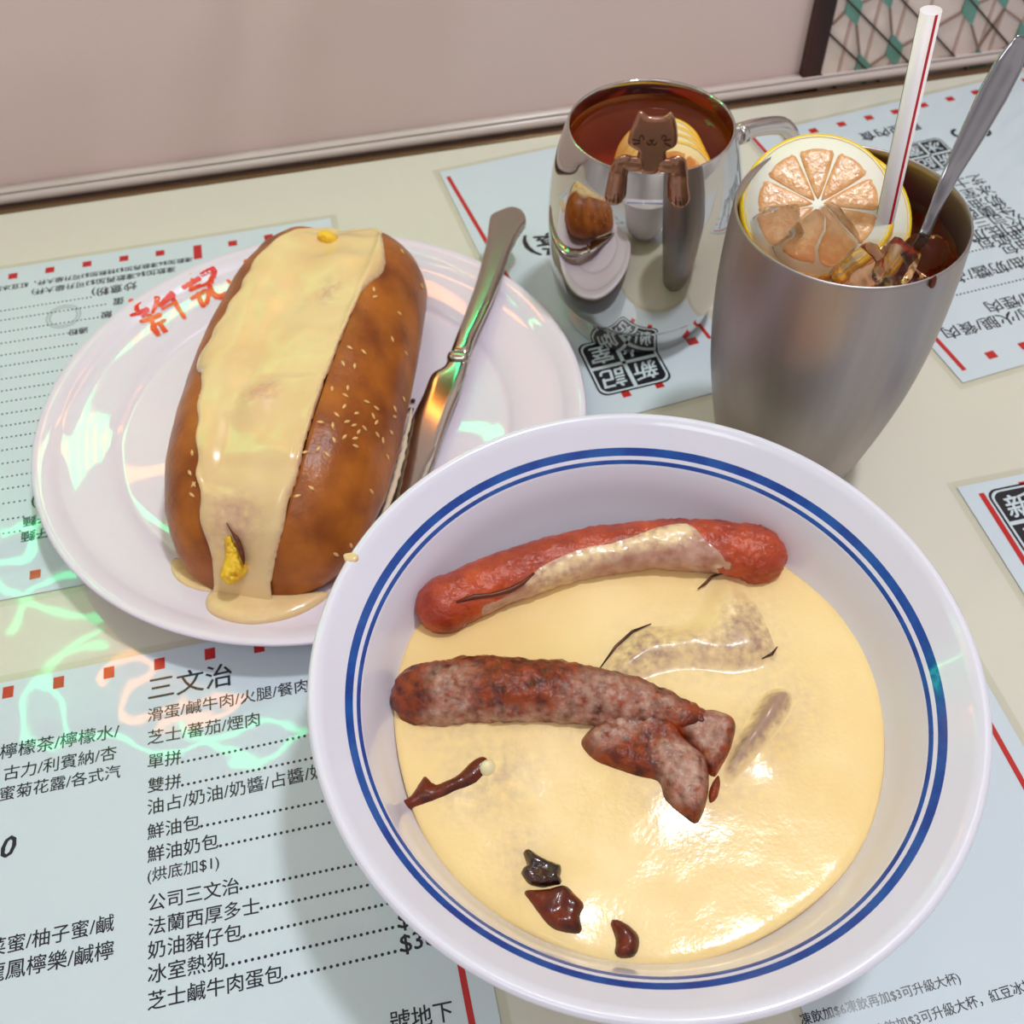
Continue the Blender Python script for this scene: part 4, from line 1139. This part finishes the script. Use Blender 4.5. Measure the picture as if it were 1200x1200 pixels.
def lemon(label, ctr, nrm, R_, th, spin, group, whole=True):
    root = thing('lemon_slice', label, 'lemon slice', ctr, group)
    n = Vector(nrm).normalized(); e1 = n.cross(Vector((0, 0, 1)) if abs(n.z) < .95 else Vector((1, 0, 0))).normalized(); e2 = n.cross(e1)
    q1, q2 = e1 * math.cos(spin) + e2 * math.sin(spin), -e1 * math.sin(spin) + e2 * math.cos(spin)
    W_ = lambda a, b, c: tuple(Vector(ctr) + q1 * a + q2 * b + n * c)
    h = th / 2
    v, f, _ = lathe([(R_ * .925, -h - .0001), (R_ * .985, -h * .8), (R_ * 1.005, 0), (R_ * .985, h * .8), (R_ * .925, h + .0001), (R_ * .925, -h - .0001)], (0, 0, 0), 64); obj('rind', [W_(*p_) for p_ in v], f, M_rind, root)
    v, f, _ = lathe([(.00001, -h), (R_ * .95, -h), (R_ * .955, 0), (R_ * .95, h), (.00001, h)], (0, 0, 0), 48); obj('pith', [W_(*p_) for p_ in v], f, M_pith, root)
    ns2 = 9
    for k in range(ns2):
        a = 2 * PI * k / ns2; hw = PI / ns2 * .93; out = []
        for t in np.linspace(-1, 1, 7): out.append((R_ * (.77 - .05 * abs(t) ** 3) * math.cos(a + hw * t * .96), R_ * (.77 - .05 * abs(t) ** 3) * math.sin(a + hw * t * .96)))
        out.append((R_ * .13 * math.cos(a + .3), R_ * .13 * math.sin(a + .3))); out.append((R_ * .13 * math.cos(a - .3), R_ * .13 * math.sin(a - .3)))
        v, f, d = pillow(out, lambda x, y: h - .0001, .0006, .0018, .0014, skirt=.0003)
        vb = [(x, y, -z) for x, y, z in v]; fbk = [t[::-1] for t in f]
        v2, f2_ = merge((v, f), (vb, fbk))
        obj('segment', [W_(*p_) for p_ in v2], f2_, M_pulp, root)
    return root


mdir = (MC - EYE).to_2d().normalized(); md3 = Vector((mdir.x, mdir.y, 0))
names = ['nearest', 'second', 'third', 'farthest']
for k in range(4):
    c = Vector((MC.x + .0085 - .001 * k, MC.y - .0150 + .0058 * k, TZ - .0155 + .0004 * k))
    lemon(f'{names[k]} of the four stacked lemon slices in the hot tea', c, (-mdir.x *   .62 - .22, -mdir.y * .62 + .05, .75), .0210, .0036, .3 * k, 'lemon slices in the mug')

# cat-shaped hanger on the mug's near rim
FRp = MC - md3 * .0362; cx_ = Vector((md3.y, -md3.x, 0)); CN = -md3


def cpl(x, y):
    q = at_plane(620 + x / 4.2857, 60 + y / 4.2857, FRp, CN) - FRp; return (q.dot(cx_), q.z)


ct = thing('cat_tea_hanger', 'brown metal cat-shaped tea hanger hooked on the rim of the shiny mug', 'tea hanger', FRp + Vector((0, 0, HM)))
head = [(556, 299), (545, 312), (530, 350), (512, 388), (499, 432), (497, 458), (520, 478), (548, 494), (546, 512), (540, 540), (550, 575), (566, 604), (602, 612), (638, 606), (665, 575), (690, 545), (688, 512), (692, 494), (722, 480), (742, 462), (747, 430), (742, 372), (728, 322), (714, 303), (704, 306), (684, 322), (640, 325), (598, 322), (572, 301)]
loc = [cpl(*q) for q in head]
v, f, d = pillow(loc, lambda x, y: 0, .0011, .0012, .0011, skirt=.0006, bottom=True)


def cpt(a, b, c): return tuple(FRp + cx_ * a + Vector((0, 0, b)) + CN * (c + .0006))


fix_normals(obj('head_and_body', [cpt(*q) for q in v], f, M_cat, ct))


def mug_r(z): return float(np.interp(z, [.05, .066, .078, .090, .0985, .1035, .105], [.0449, .0447, .0437, .0413, .0389, .0373, .0367]))


def arm(px, w):
    P_ = []
    for i, (x, y) in enumerate(px):
        a, b = cpl(x, y); b = min(b, HM + .0045)
        if i <= 1: P_.append(cpt(a, b, .0002)); continue
        zz = b
        # outside the mug: follow the body (re-aim the ray at the cylinder)
        rr = mug_r(min(zz, .105)) + .0022
        d = ray(620 + x / 4.2857, 60 + y / 4.2857); o2 = (EYE - MC).to_2d(); d2 = d.to_2d()
        A_, B_, C_ = d2.dot(d2), 2 * o2.dot(d2), o2.dot(o2) - rr * rr; disc = max(0, B_ * B_ - 4 * A_ * C_); t = (-B_ - math.sqrt(disc)) / (2 * A_)
        P_.append(tuple(EYE + d * t))
    S_ = smooth_prof(P_, 6); n = len(S_); ww = np.interp(np.linspace(0, 1, n), np.linspace(0, 1, len(w)), w)
    v, f = tube(S_, list(ww), 14, flat=.42, ref=CN, round_cap=4)
    return v, f, S_


for px in ([(548, 520), (505, 525), (468, 560), (448, 610), (440, 655), (434, 695), (430, 722)], [(688, 520), (722, 530), (745, 565), (752, 620), (752, 670), (755, 712), (757, 736)]):
    v, f, S_ = arm(px, [.0034, .0036, .0037, .0038, .0040, .0042, .0044])
    a_ = obj('arm', v, f, M_cat, ct)
    e = Vector(S_[-1]); dn_ = (e - Vector(S_[-4])).normalized(); sd = cx_; no = dn_.cross(sd).normalized(); no = no if no.dot(CN) > 0 else -no
    cl = [tube([tuple(e + sd * o + no * .0018 - dn_ * .001), tuple(e + sd * o * 1.15 + no * .0016 + dn_ * .0027)], .00028, 6) for o in (-.0016, 0, .0016)]
    obj('claw_lines', *merge(*cl), M_catd, a_)
eng = []
for L_ in ([(556, 432), (558, 418), (566, 412), (576, 420), (576, 432)], [(668, 428), (670, 416), (678, 410), (690, 418), (690, 430)], [(592, 445), (600, 458), (612, 458), (618, 446), (624, 458), (636, 458), (642, 446)], [(606, 436), (618, 444), (630, 436), (606, 436)],
           [(520, 432), (558, 440)], [(524, 456), (558, 450)], [(676, 438), (716, 432)], [(680, 450), (712, 466)]):
    eng.append(tube([cpt(*cpl(*q), .00135) for q in L_], .00024, 6))
obj('engraved_face', *merge(*eng), M_catd, ct)

# ------------------------------------------------------------------ satin tumbler
CC = Vector((.1258, .3036, 0)); HC = .131; CRm = .0418
cu = thing('steel_tumbler', 'tall satin steel tumbler of iced lemon tea behind the bowl', 'tumbler', CC)
prof = smooth_prof([(.0005, .003), (.024, .003), (.0265, .0004), (.0290, .001), (.0312, .008), (.0345, .022), (.0380, .040), (.0408, .058), (.0426, .078), (.0432, .096), (.0428, .115), (.0420, .128), (.0417, .1306)], 6)
prof += [(.0412, .1312), (.0407, .1306)]
prof += smooth_prof([(.0407, .1306), (.0414, .115), (.0418, .096), (.0412, .078), (.0394, .058), (.036, .038), (.0325, .022), (.029, .010), (.0005, .006)], 5)[1:]
v, f, m = lathe(prof, CC, 128); obj('body', v, f, M_brush, cu)
LZ = .116
prof = [(.00005, .076), (.0405, .078), (.0414, .096), (.0411, LZ), (.03, LZ), (.015, LZ), (.00005, LZ)]
v, f, m = lathe(prof, CC, 96, [1, 1, 1, 0, 0, 0]); tag(obj('iced_tea', v, f, [M_itea, M_teab], origin=(CC.x, CC.y, LZ), mi=m), 'amber iced tea in the satin tumbler', 'tea')
dl = Vector((-.15, -1, 0)).normalized()
lemon('front lemon slice at the rim of the satin tumbler', at(973, 260, .1158), (dl.x * .52, dl.y * .52, .854), .0298, .0050, .25, 'lemon slices in the tumbler')
lemon('rear lemon slice tucked behind the front one in the satin tumbler', at(957, 243, .1200), (dl.x * .50, dl.y * .50, .866), .0288, .0050, .6, 'lemon slices in the tumbler')


def ice(label, px, py, z, s, rot, sq=(1, .85, .8)):
    bm = bmesh.new(); bmesh.ops.create_cube(bm, size=1); bmesh.ops.subdivide_edges(bm, edges=bm.edges[:], cuts=4, use_grid_fill=True)
    Mx = Matrix.Rotation(rot[0], 3, 'X') @ Matrix.Rotation(rot[1], 3, 'Y') @ Matrix.Rotation(rot[2], 3, 'Z')
    c = at(px, py, z); vs = []
    for q in bm.verts:
        p_ = q.co.copy(); L8 = (abs(2 * p_.x) ** 8 + abs(2 * p_.y) ** 8 + abs(2 * p_.z) ** 8) ** (1 / 8); p_ = p_ / max(L8, 1e-6)
        p_ *= 1 + .14 * noise.noise(p_ * 3 + Vector(rot) * 5); p_ = Mx @ Vector((p_.x * sq[0], p_.y * sq[1], p_.z * sq[2])) * s
        vs.append(tuple(c + p_))
    fs = [tuple(x.index for x in q.verts) for q in bm.faces]; bm.free()
    return tag(obj('ice_cube', vs, fs, M_ice, origin=c), label, 'ice cube', 'ice cubes in the tumbler')


ice('ice cube lying on the front lemon slice, at left', 912, 266, .119, .0150, (.4, .3, .2))
ice('largest orange-tinted ice cube in front of the lemon', 958, 286, .115, .024, (.2, .5, .7))
ice('dark ice cube at the right beside the spoon', 1094, 266, .112, .015, (.6, .2, .4))
ice('ice cube against the near rim, right of the straw', 1048, 312, .1165, .015, (.3, .3, 1.1))
ice('ice cube against the near rim, below the spoon', 1085, 303, .1145, .017, (.1, .5, .3))
ice('green-glinting ice cube against the near rim, left of the straw foot', 1008, 318, .1165, .0165, (.5, .1, .6))

# straw
t1 = at_depth(1091, 12, .322); t0 = at_depth(1028, 300, .395); sdv = (t0 - t1).normalized()
st = thing('drinking_straw', 'white drinking straw with a red stripe standing in the satin tumbler', 'straw', t1)
bot = t0 + sdv * .075
e1 = sdv.cross(Vector((0, 1, 0))).normalized(); e2 = sdv.cross(e1)
SR = .0034
v, f = [], []
nseg = 24
for (c, r) in ((t1, SR - .0003), (t1, SR), (bot, SR), (bot, SR - .0003)):
    for k in range(nseg):
        a = 2 * PI * k / nseg; v.append(tuple(c + e1 * r * math.cos(a) + e2 * r * math.sin(a)))
for i in range(4):
    for k in range(nseg): f.append((i * nseg + k, i * nseg + (k + 1) % nseg, ((i + 1) % 4) * nseg + (k + 1) % nseg, ((i + 1) % 4) * nseg + k))
fix_normals(obj('tube', v, f, M_straw, st))


def stripe(aoff, w, m, name):
    vc = (EYE - t1); a0 = math.atan2(vc.dot(e2), vc.dot(e1)); vs = []
    n = 5
    for c in (t1, bot):
        for k in range(n):
            a = a0 + aoff + w * (k / (n - 1) - .5); vs.append(tuple(c + (e1 * math.cos(a) + e2 * math.sin(a)) * (SR + .00008)))
    obj(name, vs, [(k, k + 1, n + k + 1, n + k) for k in range(n - 1)], m, st)


sgn = 1 if (e1.cross(e2)).dot(sdv) > 0 else -1
right_sign = 1
vc = (EYE - t1); a0 = math.atan2(vc.dot(e2), vc.dot(e1))
test = (e1 * math.cos(a0 + .5) + e2 * math.sin(a0 + .5)).dot(RT)
right_sign = 1 if test > 0 else -1
stripe(right_sign * .62, .30, M_sred, 'red_stripe'); stripe(-right_sign * 1.35, .22, M_sgreen, 'green_stripe')

# long spoon leaning on the tumbler rim
sp_pts = [(1048, 345, .085), (1076, 292, .117), (1094, 250, .127), (1113, 207, .1355), (1138, 160, .147), (1163, 112, .159), (1182, 76, .168), (1193, 52, .174)]
spw = [.0014, .0021, .0024, .0034, .0048, .0057, .0054, .0030]
P_ = smooth_prof([tuple(at(*q)) for q in sp_pts], 6); ww = np.interp(np.linspace(0, 1, len(P_)), np.linspace(0, 1, len(spw)), spw)
spn = thing('long_spoon', 'steel long-handled spoon standing in the satin tumbler, right of the straw', 'spoon', P_[0])
ax = (Vector(P_[-1]) - Vector(P_[0])).normalized(); nrm = (EYE - Vector(P_[20])).normalized(); nrm = (nrm - ax * nrm.dot(ax)).normalized(); side = ax.cross(nrm); rf = (nrm + side * .35).normalized()
obj('handle', *tube(P_, list(ww), 20, flat=.30, ref=rf, round_cap=5), M_spoon, spn)
b0 = Vector(P_[0]); bdir = (Vector(P_[0]) - Vector(P_[6])).normalized()
obj('bowl', *tube([tuple(b0 + bdir * t) for t in (0, .006, .014, .022, .030)], [.0018, .006, .009, .008, .003], 20, flat=.3, ref=rf, round_cap=3), M_spoon, spn)
# tea drip on the tumbler's outside
q = None
for x, y in ((1094, 330),):
    d = ray(x, y); o2 = (EYE - CC).to_2d(); d2 = d.to_2d(); rr = .0426; A_, B_, C_ = d2.dot(d2), 2 * o2.dot(d2), o2.dot(o2) - rr * rr; t = (-B_ - math.sqrt(max(0, B_ * B_ - 4 * A_ * C_))) / (2 * A_); q = EYE + d * t
v, f, _ = lathe([(.00001, -.003), (.0009, -.0022), (.0011, -.0008), (.0007, .0016), (.00001, .0027)], q, 10)
tag(obj('tea_drop', v, f, M_char, origin=q), 'brown tea drop running down the satin tumbler just under its rim', 'drop')
